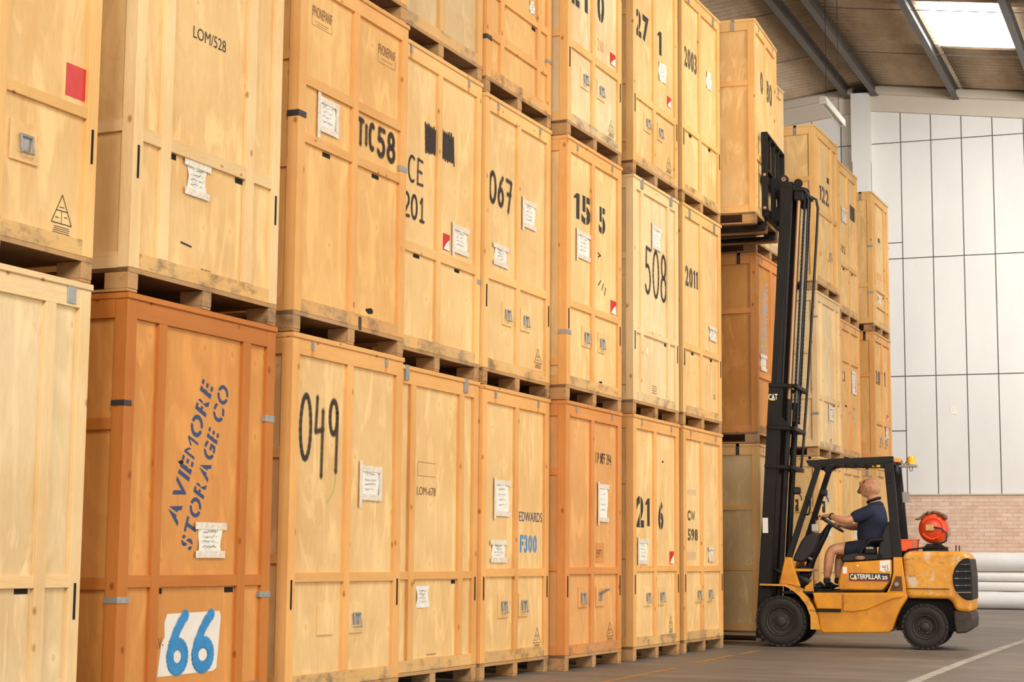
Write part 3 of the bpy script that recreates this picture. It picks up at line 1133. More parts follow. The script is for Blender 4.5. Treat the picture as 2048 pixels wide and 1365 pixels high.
# column 1 (nearest, cut by the left edge)
C_('pale clean wooden crate at ground level, nearest at the left edge of the photo', 0, 5.75, 7.256, 0, 2.32, 'pale', ((0.777, 0.839),), [(0.30, 0.38), (1.153, 1.231)], clips=False,
   decor=[('clip', 1.31, 1.38, 2.20, 2.32), ('slot', 1.03, 1.13, 0.75, 0.78), ('paper', 0.62, 0.86, 0.42, 0.72, 'bare'), ('rect', 0.62, 0.84, 0.16, 0.22, M_PAPER, 'paper_scrap'), ('rect', 0.6, 0.82, 1.43, 1.60, WOOD['pale']['ply'], 'plywood_patch')], slots=True)
C_('crate with a square red sticker and steel handle, above the leftmost pale crate', 0, 5.75, 7.256, 2.325, 4.67, 'light', ((0.847, 0.903),), 'C', clips=False, slots=True, rail_tone='light',
   decor=[('sticker', 1.26, 1.43, 0.94, 1.11), ('plate', 0.846, 1.06, 0.52, 0.72), ('tri', 1.19, 1.35, 0.22, 0.42), ('stencil', '0', 1.10, 1.42, 1.46, 2.0), ('plate', 0.45, 0.66, 0.52, 0.72)])
# column 2
C_('dark orange crate stencilled AVIEMORE STORAGE CO with a blue 66 on white', 0, 7.57, 9.078, 0, 2.33, 'brown', ((0.77, 0.835),), [(0.298, 0.373), (1.153, 1.232)], side=(0.76, 1.60), rail_tone='brown', clips=False,
   decor=[('diag', 'AVIEMORE', 0.560, 1.10, math.radians(68.4), 0.86, 0.120, M_BLUE_INK), ('diag', 'STORAGE CO', 0.700, 0.965, math.radians(69.4), 1.00, 0.115, M_BLUE_INK),
          ('paper', 0.72, 1.04, 0.93, 1.13, 'bars'), ('slot', 0.375, 0.43, 0.734, 0.764), ('slot', 1.05, 1.14, 0.734, 0.764), ('poster', 0.43, 1.0, 0.29, 0.63), ('pen', 'AV', 0.36, 0.45, 0.44, 0.50, 0.005) if False else ('text', 'AV-', 0.375, 0.46, 0.44, 0.50, M_INK_FADED),
          ('clip', 1.41, 1.52, 1.745, 1.785), ('clip', -0.07, 0.10, 0.69, 0.724), ('clip', 1.40, 1.52, 0.70, 0.735), ('clip', -0.07, 0.06, 1.725, 1.755, 'dark'), ('hole', 0.55, 0.60, 1.44, 1.47)])
C_('large plain crate stencilled LOM/528 with a taped note below the rail', 0, 7.57, 9.078, 2.335, 4.67, 'light', ((0.833, 0.91),), [(0.262, 0.352), (1.125, 1.215)], side=(0.88, 1.65), slots=True, rail_tone='pale',
   decor=[('text', 'LOM/528', 0.56, 0.90, 1.55, 1.62), ('slot', 0.375, 0.43, 0.80, 0.832), ('slot', 1.04, 1.12, 0.80, 0.832), ('paper', 0.50, 0.77, 0.63, 0.835, 'bars'), ('stamp', 0.71, 0.81, 0.20, 0.235), ('marks', [((0.50, .35), (0.61, .34))], 0.012)])
# column 3
C_('crate sprayed 049 with a taped note and one handle at ground level', 0, 9.285, 10.79, 0, 2.33, 'light', ((0.784, 0.844),), 'C', side=(0.9, 1.55), rail_tone='mid', slots=True,
   decor=[('hand', '049', 0.14, 0.66, 1.55, 1.95, 0.026), ('paper', 0.92, 1.24, 1.32, 1.55, 'sides'), ('plate', 0.41, 0.61, 0.45, 0.64, 'none'), ('plate', 0.80, 1.01, 0.45, 0.64), ('marks', [((0.62, 1.50), (0.60, 1.37)), ((0.60, 1.37), (0.50, 1.28))], 0.007, M_GREEN)])
C_('crate with two rails sprayed TIC 58 and two small printed labels on top', 0, 9.285, 10.79, 2.335, 4.725, 'mid', ((1.595, 1.66), (1.22, 1.281)), 'C', side=(1.05, 1.75), rail_tone='mid', clips=False,
   decor=[('text', 'IPHONEPANIF', 0.18, 0.44, 2.08, 2.15, M_INK_FADED), ('marks', [((0.18, 2.02), (0.44, 2.02)), ((0.44, 2.02), (0.44, 2.08)), ((.18, 2.02), (.18, 2.08)), ((.22, 2.05), (.40, 2.05)), ((.24, 2.035), (.38, 2.035))], 0.003, M_INK_FADED),
          ('text', 'IPHONEPANIF', 1.09, 1.35, 2.08, 2.15, M_INK_FADED), ('marks', [((1.09, 2.02), (1.35, 2.02)), ((1.35, 2.02), (1.35, 2.08)), ((1.09, 2.02), (1.09, 2.08)), ((1.13, 2.05), (1.31, 2.05))], 0.003, M_INK_FADED),
          ('paper', 0.26, 0.54, 1.34, 1.57, 'sides'), ('hand', 'TIC', 0.83, 1.05, 1.38, 1.55, 0.026), ('hand', '58', 1.10, 1.37, 1.36, 1.55, 0.028),
          ('slot', 0.35, 0.45, 1.185, 1.215), ('slot', 1.03, 1.13, 1.185, 1.215), ('clip', 1.41, 1.53, 1.31, 1.35), ('clip', -0.07, 0.09, 1.37, 1.41, 'dark'), ('hole', 0.98, 1.09, 0.235, 0.285), ('clip', 0.84, 0.875, 0.11, 0.20, 'dark')])
C_('crate showing only its pallet base at the top edge above the TIC 58 crate', 0, 9.285, 10.76, 4.73, 7.07, 'mid')
# column 4
C_('ground-level crate lettered LOM 678 with a loose white note under its rail', -0.17, 10.93, 12.445, 0, 2.325, 'light', ((0.786, 0.843),), [(0.33, 0.417), (1.171, 1.25)], rail_tone='mid', clips='big', slots=True,
   decor=[('text', 'LOM-678', 0.49, 0.80, 1.40, 1.46, M_INK_FADED), ('paper', 0.48, 0.72, 0.57, 0.75, 'bare'), ('stamp', 0.69, 0.85, 0.15, 0.25), ('slot', 0.42, 0.47, 0.75, 0.78), ('slot', 1.09, 1.16, 0.75, 0.78),
          ('marks', [((.5, 1.54), (.8, 1.54)), ((.5, 1.64), (.8, 1.64)), ((.5, 1.54), (.5, 1.64))], 0.003, M_INK_FADED)])
C_('crate sprayed ACE 201 with two blacked-out blocks and a red sticker', -0.17, 10.93, 12.445, 2.33, 4.745, 'light', ((0.838, 0.911),), 'C', rail_tone='light', slots=False,
   decor=[('scribble', 0.54, 0.735, 1.65, 1.85), ('scribble', 0.80, 1.05, 1.65, 1.87), ('hand', 'ACE', 0.12, 0.52, 1.37, 1.56, 0.017), ('hand', '201', 0.20, 0.55, 1.10, 1.27, 0.019), ('sticker', 0.87, 0.99, 0.95, 1.08, 'half'),
          ('paper', 1.02, 1.32, 0.96, 1.18, 'full'), ('slot', 0.37, 0.47, 0.81, 0.836), ('slot', 1.08, 1.17, 0.81, 0.836), ('clip', 1.45, 1.55, 0.77, 0.81)])
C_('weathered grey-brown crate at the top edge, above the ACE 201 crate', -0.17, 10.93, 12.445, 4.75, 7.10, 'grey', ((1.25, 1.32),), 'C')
# column 5
C_('ground-level crate stencilled EDWARDS and F300 in blue with two notes and two handles', -0.14, 12.455, 13.85, 0, 2.31, 'light', ((0.797, 0.863),), 'C', rail_tone='mid', slots=True,
   decor=[('paper', 0.27, 0.59, 1.28, 1.57, 'full'), ('paper', 0.20, 0.54, 0.91, 1.09, 'bars'), ('text', 'EDWARDS', 0.80, 1.29, 1.25, 1.33, M_BLUE_INK), ('stencil', 'F300', 0.82, 1.18, 0.99, 1.14, M_SKY_INK)] + [('plate', 0.37, 0.57, 0.47, 0.66), ('plate', 0.78, 0.98, 0.47, 0.66)] + [('tri', 1.12, 1.28, 0.20, 0.37)])
C_('crate sprayed 067 with two taped notes and two handles, middle of its stack', -0.14, 12.455, 13.85, 2.315, 4.68, 'light', ((0.855, 0.923),), 'C', slots=True,
   decor=[('hand', '067', 0.13, 0.60, 1.50, 1.74, 0.028), ('paper', 0.80, 1.10, 1.41, 1.65, 'full'), ('paper', 0.20, 0.52, 0.99, 1.17, 'bars'), ('plate', 0.40, 0.59, 0.52, 0.71), ('plate', 0.78, 0.98, 0.52, 0.71), ('tri', 1.10, 1.26, 0.24, 0.41)])
C_('crate with two low rails at the top edge, above the 067 crate', -0.14, 12.455, 13.85, 4.685, 7.03, 'mid', ((0.835, 0.90), (0.471, 0.543)), [(0.29, 0.362), (1.08, 1.15)], rail_tone='mid',
   decor=[('paper', 0.92, 1.06, 0.93, 1.06, 'bare'), ('slot', 0.37, 0.42, 0.80, 0.83), ('slot', 0.99, 1.07, 0.80, 0.83), ('clip', 1.30, 1.42, 0.59, 0.62), ('clip', -0.06, 0.10, 0.44, 0.48, 'dark')])
# column 6
C_('orange-brown ground-level crate lettered PMF 394 with an EMPTY plate and two handles', 0, 13.885, 15.285, 0, 2.305, 'orange', ((0.812, 0.873),), 'C', side=(0.84, 1.66), rail_tone='orange', slots=True,
   decor=[('text', 'I P M F 394', 0.78, 1.18, 1.80, 1.90, M_INK), ('marks', [((.90, 1.81), (.98, 1.90)), ((.93, 1.90), (.96, 1.80)), ((.96, 1.90), (.93, 1.81)), ((.90, 1.86), (.99, 1.86))], 0.010), ('paper', 0.82, 1.10, 1.28, 1.62, 'full'),
          ('rect', 0.78, 1.0, 0.91, 1.09, WOOD['orange']['y'], 'small_board'), ('text', 'EMPTY', 0.80, 0.95, 0.96, 1.03, M_INK), ('plate', 0.345, 0.55, 0.525, 0.705), ('plate', 0.78, 0.98, 0.525, 0.705, 'up'), ('tri', 1.07, 1.24, 0.21, 0.38)])
C_('crate stencilled 15 5 with a note on its left half, middle of its stack', 0, 13.885, 15.285, 2.31, 4.645, 'light', ((0.821, 0.883),), 'C', side=(0.3,), rail_tone='mid', slots=True,
   decor=[('stencil', '15', 0.22, 0.63, 1.62, 1.88), ('stencil', '5', 0.85, 1.02, 1.61, 1.86), ('paper', 0.27, 0.61, 1.29, 1.54, 'full'), ('sticker', 1.16, 1.31, 0.90, 1.03, 'half'), ('plate', 0.41, 0.61, 0.51, 0.695), ('plate', 0.82, 0.99, 0.50, 0.685),
          ('clip', -0.07, 0.10, 0.57, 0.61), ('marks', [((.83, 1.42), (.90, 1.40)), ((.84, 1.12), (.90, 1.17)), ((.93, 1.09), (.97, 1.15)), ((1.0, 1.05), (1.03, 1.12)), ((.83, 1.38), (.88, 1.40))], 0.014, M_INK), ('hole', 0.86, 0.95, 0.22, 0.245)])
C_('crate stencilled 210 at the top edge, above the 15 5 crate', 0, 13.885, 15.285, 4.65, 7.0, 'pale', ((0.818, 0.89),), 'C', side=(0.9, 1.6), rail_tone='light', slots=True,
   decor=[('stencil', '2', 0.12, 0.34, 1.24, 1.52), ('stencil', '1', 0.42, 0.55, 1.25, 1.54), ('stencil', '0', 0.80, 0.98, 1.27, 1.58), ('text', '210', 0.80, 0.96, 0.99, 1.10, M_ORANGE_INK), ('sticker', 1.14, 1.29, 0.94, 1.06, 'half'),
          ('plate', 0.36, 0.57, 0.52, 0.71), ('plate', 0.78, 0.98, 0.52, 0.70), ('tri', 1.09, 1.26, 0.24, 0.41)])
# column 7
C_('ground-level crate stencilled 21 6 with a long note, a red sticker and two handles', 0, 15.62, 17.02, 0, 2.325, 'light', ((0.832, 0.888),), 'C', side=(0.95, 1.66), rail_tone='mid', slots=True,
   decor=[('stencil', '21', 0.15, 0.54, 1.25, 1.55), ('stencil', '6', 0.80, 0.96, 1.24, 1.52), ('paper', 0.17, 0.48, 0.90, 1.14, 'full'), ('sticker', 1.15, 1.29, 0.90, 1.03, 'half'), ('plate', 0.35, 0.55, 0.50, 0.68), ('plate', 0.79, 0.96, 0.50, 0.68), ('tri', 1.11, 1.26, 0.22, 0.39), ('hole', 0.92, 0.97, 1.90, 1.93)])
C_('pale crate sprayed 508 with a note above the number, middle of its stack', 0, 15.62, 17.02, 2.33, 4.66, 'pale', ((0.79, 0.851),), [(0.235, 0.309), (1.055, 1.13)], side=(0.28, 1.5), rail_tone='pale', clips='big', slots=True,
   decor=[('paper', 0.60, 0.90, 1.70, 1.94, 'full'), ('hand', '508', 0.40, 1.08, 1.22, 1.68, 0.028), ('slot', 0.32, 0.35, 0.75, 0.785), ('slot', 1.0, 1.05, 0.755, 0.785), ('stamp', 0.62, 0.76, 0.24, 0.33), ('rect', 0.45, 0.49, 0.62, 0.68, M_PAPER, 'paper_scrap')])
C_('crate stencilled 27 1 with a note below the number, top of its stack', 0, 15.62, 17.02, 4.665, 7.0, 'light', ((0.78, 0.851),), 'C', side=(0.32, 0.9, 1.6), rail_tone='light', slots=True,
   decor=[('stencil', '27', 0.13, 0.53, 1.42, 1.70), ('stencil', '1', 0.81, 0.94, 1.42, 1.67), ('paper', 0.82, 1.10, 1.14, 1.36, 'bare'), ('sticker', 1.11, 1.24, 0.94, 1.05, 'half'), ('plate', 0.37, 0.57, 0.51, 0.70), ('plate', 0.79, 0.95, 0.51, 0.69), ('tri', 1.08, 1.25, 0.24, 0.41)])
# column 8
C_('ground-level crate painted CW 598 with a small taped note and two handles', 0, 17.17, 18.565, 0, 2.33, 'light', ((0.827, 0.888),), 'C', rail_tone='mid', slots=True,
   decor=[('stencil', 'CW', 0.20, 0.46, 1.35, 1.46), ('stencil', '598', 0.21, 0.55, 1.14, 1.27), ('paper', 0.90, 1.12, 0.93, 1.09, 'bars'), ('rect', 0.18, 0.5, 1.62, 1.68, M_STAIN, 'old_tape_mark'), ('rect', 0.18, 0.5, 0.95, 1.03, M_STAIN, 'old_tape_mark'), ('plate', 0.45, 0.65, 0.505, 0.68), ('plate', 0.86, 1.03, 0.51, 0.68)])
C_('crate stencilled 2011 with a small note low on its right half', 0, 17.17, 18.565, 2.335, 4.68, 'light', ((0.80, 0.869),), 'C', clips='grey', slots=True,
   decor=[('stencil', '2011', 0.155, 0.595, 1.48, 1.70), ('paper', 0.98, 1.27, 1.0, 1.16, 'bars'), ('slot', 0.35, 0.43, 0.765, 0.795), ('slot', 1.03, 1.10, 0.765, 0.795), ('stamp', 1.15, 1.22, 0.36, 0.42)])
C_('crate stencilled 2003 with patchy plywood, top of its stack beside the lifted crate', 0, 17.17, 18.565, 4.685, 7.045, 'light', ((0.80, 0.866),), 'C', clips='grey', slots=True, rail_tone='light',
   decor=[('stencil', '2003', 0.155, 0.595, 1.51, 1.74), ('paper', 0.93, 1.15, 1.46, 1.68, 'bare'), ('slot', 0.30, 0.39, 0.765, 0.797), ('slot', 1.01, 1.09, 0.765, 0.797)])
# the crate on the forks
C_('crate stencilled 0 80 held up in the air on the forklift tines', 0.361, 18.735, 20.065, 4.715, 7.095, 'light', ((0.76, 0.84),), 'C', side=(1.60,), rz=math.radians(4.0), group='loose crate on the forks', topstrap=0.23,
   decor=[('stencil', '0', 0.45, 0.60, 1.62, 1.89), ('stencil', '80', 0.79, 1.14, 1.61, 1.88)])
# column 10 (beyond the empty slot)
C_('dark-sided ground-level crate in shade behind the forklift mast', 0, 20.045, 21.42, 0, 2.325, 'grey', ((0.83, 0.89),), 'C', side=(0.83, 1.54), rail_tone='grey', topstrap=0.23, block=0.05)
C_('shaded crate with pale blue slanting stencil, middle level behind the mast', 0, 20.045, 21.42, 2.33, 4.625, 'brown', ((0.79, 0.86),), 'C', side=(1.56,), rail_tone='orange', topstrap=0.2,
   decor=[('diag', 'AVIEMORE', 0.36, 1.10, math.radians(80), 0.80, 0.12, M_PALE_BLUE), ('diag', 'STORAGE CO', 0.50, 1.10, math.radians(82), 0.90, 0.10, M_PALE_BLUE), ('paper', 0.20, 0.50, 0.89, 1.09, 'bars')])
C_('crate mostly hidden behind the lifted crate, seen between the fork tines', 0, 20.045, 21.42, 4.63, 6.95, 'pale', ((0.80, 0.86),), 'C')
# column 12
C_('ground-level crate seen through the forklift cab in front of the driver', 0, 23.08, 24.5, 0, 2.345, 'light', ((0.80, 0.86),), [(0.29, 0.37), (1.10, 1.18)], side=(0.86, 1.6), rail_tone='light', topstrap=0.1,
   decor=[('paper', 0.50, 0.78, 1.28, 1.50, 'bare')])
C_('pale crate with wide bright frame, middle level right of the mast', 0, 23.08, 24.5, 2.35, 4.605, 'pale', ((0.776, 0.851),), [(0.275, 0.36), (1.094, 1.18)], side=(0.78, 1.40), rail_tone='pale', clips=False,
   decor=[('paper', 0.70, 1.02, 0.54, 0.74, 'sides'), ('stamp', 0.77, 0.90, 0.2, 0.29), ('clip', -0.07, 0.06, 0.56, 0.59), ('clip', 1.38, 1.44, 0.64, 0.67), ('clip', -0.07, 0.06, 1.88, 1.91), ('clip', 1.38, 1.44, 1.8, 1.83), ('slot', 1.0, 1.08, .74, .765)])
C_('crate stencilled 122 with a small black square, top level right of the mast', 0, 23.08, 24.5, 4.61, 6.92, 'light', ((1.11, 1.19),), [(0.15, 0.23), (1.03, 1.11)], side=(1.52,), rail_tone='light', topstrap=0.25, clips=False,
   decor=[('stencil', '122', 0.36, 0.92, 1.31, 1.55), ('rect', 0.82, 0.95, 1.65, 1.73, M_INK), ('text', '112', 0.50, 0.64, 0.96, 1.08, M_ORANGE_INK), ('plate', 0.80, 0.98, 0.54, 0.69), ('marks', [((.36, .60), (.36, .52)), ((.42, .58), (.42, .54))], 0.012)])
# column 13
C_('ground-level crate directly behind the driver\'s head and seat', 0, 24.53, 25.78, 0, 2.325, 'light', ((0.84, 0.90),), 'C', rail_tone='light', decor=[('paper', 0.70, 0.98, 1.26, 1.45, 'bare')])
C_('amber crate marked K3 with a tall note, middle level of its stack', 0, 24.53, 25.78, 2.33, 4.405, 'mid', ((1.477, 1.542),), 'C', rail_tone='mid',
   decor=[('stencil', 'K3', 0.13, 0.34, 1.19, 1.34), ('paper', 0.75, 1.05, 1.06, 1.40, 'sides'), ('slot', 0.32, 0.42, 0.83, 0.86), ('slot', 0.86, 0.96, 0.83, 0.86), ('rect', 0.78, 1.02, 0.62, 0.86, M_STAIN, 'pale_scuff')])
C_('crate with dark smudged rectangle and faded 502, top level beside the 122 crate', 0, 24.53, 25.78, 4.41, 6.72, 'light', ((0.79, 0.855),), 'C', rail_tone='light', clips=False,
   decor=[('paper', 0.25, 0.58, 1.47, 1.68, 'full'), ('rect', 0.84, 1.16, 1.60, 1.82, M_PATCH), ('stencil', '502', 0.10, 0.50, 1.0, 1.12, M_INK_FADED), ('slot', 0.30, 0.40, 0.75, 0.78), ('slot', 0.86, 0.95, 0.75, 0.78), ('rect', 0.72, 0.79, 1.18, 1.30, M_PAPER, 'paper_scrap')])
# column 14
C_('ground-level crate at the foot of the farthest stack, seen behind the cab pillar', 0, 26.85, 28.12, 0, 2.395, 'light', ((0.8, 0.86),), 'C', rail_tone='light', topstrap=0.12)
C_('crate stencilled 28 1 with a note over its handle, middle of the farthest stack', 0, 26.85, 28.12, 2.40, 4.505, 'mid', ((0.672, 0.742),), 'C', side=(1.40,), rail_tone='mid', topstrap=0.13,
   decor=[('stencil', '28', 0.16, 0.52, 1.30, 1.53), ('stencil', '1', 0.84, 0.94, 1.32, 1.56), ('paper', 0.86, 1.08, 0.50, 0.68, 'full'), ('plate', 0.33, 0.53, 0.34, 0.53), ('plate', 0.74, 0.92, 0.34, 0.52), ('sticker', 1.0, 1.12, 0.78, 0.88, 'half')])
C_('crate with two rails, faded 478 and brown side, top of the farthest stack', 0, 26.85, 28.12, 4.51, 6.73, 'light', ((0.682, 0.75), (0.419, 0.475)), [(0.17, 0.25), (0.95, 1.03)], side=(0.70,), rail_tone='light', topstrap=0.16, clips=False,
   decor=[('rect', 0.55, 0.70, 1.50, 1.57, M_PATCH), ('stencil', '478', 0.38, 0.76, 0.88, 1.0, M_ORANGE_INK), ('paper', 0.46, 0.70, 0.50, 0.65, 'bare'), ('slot', 0.86, 0.93, 0.62, 0.655), ('clip', -0.06, 0.05, 0.60, 0.63), ('clip', 1.22, 1.28, 0.60, 0.63), ('clip', -0.06, 0.05, 1.33, 1.36), ('clip', 1.22, 1.28, 1.5, 1.53)])

# ---------------------------------------------------------------- forklift
M_YELLOW, nt_, b_y = new_mat('worn_yellow_enamel')
yn = noise(nt_, mapped(nt_, (1, 1, 1)), 2.2, 5, 0.65)
yc = ramp(nt_, yn, [(0.35, srgb(186, 118, 14)), (0.60, srgb(222, 148, 16))])
yd = noise(nt_, mapped(nt_, (1, 1, 1)), 9, 6, 0.75)
yc = mixrgb(nt_, ramp(nt_, yd, [(0.60, (0, 0, 0)), (0.74, (0.75, 0.75, 0.75))]), yc, srgb(128, 84, 36))
nt_.links.new(yc, b_y.inputs['Base Color'])
b_y.inputs['Roughness'].default_value = 0.38
M_RUSTY, nt_, b_y = new_mat('scraped_yellow_enamel')
yn = noise(nt_, mapped(nt_, (1, 1, 1)), 2.4, 6, 0.7)
yc = ramp(nt_, yn, [(0.38, srgb(196, 128, 40)), (0.55, srgb(224, 158, 44)), (0.7, srgb(170, 108, 52))])
yd = noise(nt_, mapped(nt_, (1.2, 1.2, 1)), 4.5, 6, 0.7)
yc = mixrgb(nt_, ramp(nt_, yd, [(0.57, (0, 0, 0)), (0.62, (0.9, 0.9, 0.9))]), yc, srgb(206, 186, 160))
yd = noise(nt_, mapped(nt_, (1, 1, 2)), 6.5, 6, 0.7)
yc = mixrgb(nt_, ramp(nt_, yd, [(0.58, (0, 0, 0)), (0.66, (0.8, 0.8, 0.8))]), yc, srgb(120, 74, 40))
nt_.links.new(yc, b_y.inputs['Base Color'])
b_y.inputs['Roughness'].default_value = 0.5
M_BLACK = plain('black_enamel', srgb(24, 21, 19), 0.5, var=0.2, vscale=6)
M_MAST = plain('mast_steel', srgb(26, 22, 19), 0.55, 0.0, var=0.25, vscale=5)
for _m in (M_BLACK, M_MAST):
    _m.node_tree.nodes['Principled BSDF'].inputs['Specular IOR Level'].default_value = 0.25
M_RUBBER = plain('tyre_rubber', srgb(40, 34, 30), 0.85, var=0.15, vscale=12)
M_HUB = plain('wheel_rim', srgb(50, 43, 36), 0.6, 0.2, var=0.25, vscale=14)
M_CHROME = plain('copper_tinted_rod', srgb(176, 134, 96), 0.45, 0.5)
M_SILVER = plain('chrome_rod', srgb(150, 142, 130), 0.4, 0.6)
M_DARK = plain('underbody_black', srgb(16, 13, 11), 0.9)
M_VINYL = plain('black_vinyl', srgb(20, 18, 17), 0.55)
M_TANK = plain('orange_cylinder', srgb(226, 72, 28), 0.38, var=0.12, vscale=7)
M_BIN = plain('orange_bin', srgb(238, 92, 34), 0.5)
M_AMBER = plain('amber_lens', srgb(246, 176, 40), 0.25)
M_WHITE = plain('white_decal', srgb(232, 226, 214), 0.5)
M_LOGOBK = plain('black_decal', srgb(26, 22, 20), 0.5)
M_YDECAL = plain('yellow_decal', srgb(244, 190, 30), 0.5)
M_REDLINE = plain('red_decal', srgb(190, 30, 30), 0.5)
M_HOSE = plain('rubber_hose', srgb(34, 31, 29), 0.6)
M_GREYPL = plain('grey_plate', srgb(150, 144, 134), 0.5)

FA = math.radians(5.0)
FK = empty('forklift', (0.50, 19.07, 0), FA, 'yellow and black forklift truck with its mast raised against the crate stacks', 'forklift')
VW = 1.02   # width over the sides


def wheel(u, z, v0, v1, ro, rim, side, name='wheel'):
    """tyre between v0 and v1; side = -1 shows its face towards the camera side"""
    mb = MB()
    n = 44
    prof = []
    w = v1 - v0
    tyre = [(rim, v0 + 0.012), (rim + 0.012, v0 + 0.002), (rim + (ro - rim) * .45, v0 - 0.004), (ro - 0.045, v0), (ro - 0.022, v0 + 0.012), (ro - 0.004, v0 + 0.04), (ro, v0 + w * .35), (ro, v1 - w * .35), (ro - 0.004, v1 - 0.04),
            (ro - 0.022, v1 - 0.012), (ro - 0.045, v1), (rim + (ro - rim) * .45, v1 + 0.004), (rim + 0.012, v1 - 0.002), (rim, v1 - 0.012)]
    mb.lathe(tyre, 56, 'y', (u, 0, z))
    W_ = mb.build('wheel' if name is None else name, M_RUBBER, FK, smooth=True)
    tr = MB()
    for i in range(26):
        a = 2 * math.pi * i / 26
        for sgn, va, vb in ((0, v0 + 0.002, v0 + w * .46), (0.5, v0 + w * .54, v1 - 0.002)):
            t = a + sgn * 2 * math.pi / 26
            da = 0.098
            pts = []
            for r_, aa in ((ro - 0.02, t - da), (ro + 0.003, t - da * .95), (ro + 0.003, t + da * .95), (ro - 0.02, t + da)):
                pts.append((u + r_ * math.cos(aa), z + r_ * math.sin(aa)))
            tr.prism(pts, 'y', va, vb)
    tr.build('tread_blocks', M_RUBBER, W_)
    f = v0 if side < 0 else v1
    s = 1 if side < 0 else -1
    hb = MB()
    hb.lathe([(rim, f + s * 0.012), (rim - 0.008, f + s * 0.004), (rim - 0.020, f + s * 0.010), (rim - 0.028, f + s * 0.05), (rim * 0.62, f + s * 0.055), (rim * 0.60, f + s * 0.035), (rim * 0.36, f + s * 0.030), (rim * 0.34, f + s * 0.005), (rim * 0.26, f - s * 0.002), (0.001, f - s * 0.002)], 40, 'y', (u, 0, z))
    R_ = hb.build('rim', M_HUB, W_, smooth=True)
    for i in range(8 if side < 0 else 0):
        a = 2 * math.pi * (i + .5) / 8
        cu, cz = u + rim * 0.50 * math.cos(a), z + rim * 0.50 * math.sin(a)
        MB().lathe([(0.014, f + s * 0.045), (0.014, f + s * 0.014), (0.001, f + s * 0.014)], 6, 'y', (cu, 0, cz)).build('wheel_nut', M_HUB, R_)
    return W_


wheel(0.004, 0.283, 0.0, 0.19, 0.277, 0.165, -1, 'front_wheel')
wheel(0.004, 0.283, VW - 0.19, VW, 0.277, 0.165, 1, 'front_wheel')
wheel(1.56, 0.250, 0.03, 0.18, 0.244, 0.135, -1, 'rear_wheel')
wheel(1.56, 0.250, VW - 0.18, VW - 0.03, 0.244, 0.135, 1, 'rear_wheel')
MB().tube([(0.004, 0.1, 0.283), (0.004, VW - 0.1, 0.283)], 0.09, 16).build('front_axle', M_DARK, FK, smooth=True)
MB().tube([(1.56, 0.1, 0.25), (1.56, VW - 0.1, 0.25)], 0.06, 16).build('rear_axle', M_DARK, FK, smooth=True)

# chassis: lower body between the wheels, with fenders
low = [(0.470, 0.160), (1.178, 0.178), (1.215, 0.215), (1.258, 0.335), (1.31, 0.45), (1.385, 0.560), (1.371, 0.615), (0.40, 0.60), (0.36, 0.53), (0.395, 0.43), (0.42, 0.30), (0.432, 0.190)]
MB().prism(low, 'y', 0.03, VW - 0.03).build('chassis', M_YELLOW, FK, bevel=0.018, seg=3)
# raised swage line and upper skirt
sw = [(0.69, 0.595), (1.34, 0.605), (1.33, 0.56), (1.22, 0.54), (1.06, 0.47), (0.95, 0.42), (0.80, 0.395), (0.69, 0.40)]
MB().prism(sw, 'y', 0.006, 0.05).build('side_panel', M_YELLOW, FK, bevel=0.014, seg=3)
# step
MB().prism([(0.41, 0.425), (0.672, 0.425), (0.672, 0.60), (0.36, 0.60), (0.385, 0.50)], 'y', 0.012, 0.08).build('step_panel', M_YELLOW, FK, bevel=0.008)
MB().box(0.405, 0.668, -0.012, 0.08, 0.395, 0.425).build('step_tread', M_BLACK, FK, bevel=0.005)
MB().box(0.02, 0.70, 0.06, VW - 0.06, 0.585, 0.612).build('floor_plate', M_BLACK, FK)
MB().prism([(0.03, 0.30), (0.40, 0.30), (0.36, 0.60), (0.05, 0.60)], 'y', 0.26, VW - 0.26).build('axle_housing', M_DARK, FK)
for a, b_ in ((0.0, 0.20), (VW - 0.20, VW)):
    outer = [(-0.225, 0.690), (0.060, 0.688), (0.15, 0.665), (0.225, 0.625), (0.30, 0.550), (0.36, 0.46), (0.41, 0.36), (0.435, 0.20)]
    inner = [(0.335, 0.20), (0.335, 0.34), (0.29, 0.46), (0.215, 0.56), (0.13, 0.63), (0.05, 0.668), (-0.225, 0.672)]
    mb = MB()
    full = outer + inner
    n = len(outer)
    for i in range(n - 1):
        # quads between outer and inner curves
        o0, o1 = outer[i], outer[i + 1]
        i0, i1 = inner[min(len(inner) - 1, len(inner) - 1 - i)], inner[max(0, len(inner) - 2 - i)]
        mb.prism([o0, o1, i1, i0] if i0 != i1 else [o0, o1, i0], 'y', a, b_)
    mb.build('front_fender', M_RUSTY, FK)
# front cowl post in yellow that carries the guard
for a, b_ in ((0.04, 0.13), (VW - 0.13, VW - 0.04)):
    MB().prism([(0.054, 0.985), (0.124, 0.985), (0.150, 0.86), (0.215, 0.665), (0.10, 0.685), (-0.015, 0.69)], 'y', a, b_).build('front_post', M_YELLOW, FK, bevel=0.008)
MB().box(0.13, 0.30, 0.16, VW - 0.16, 0.83, 0.86).build('dash_shelf', M_YELLOW, FK, bevel=0.006)

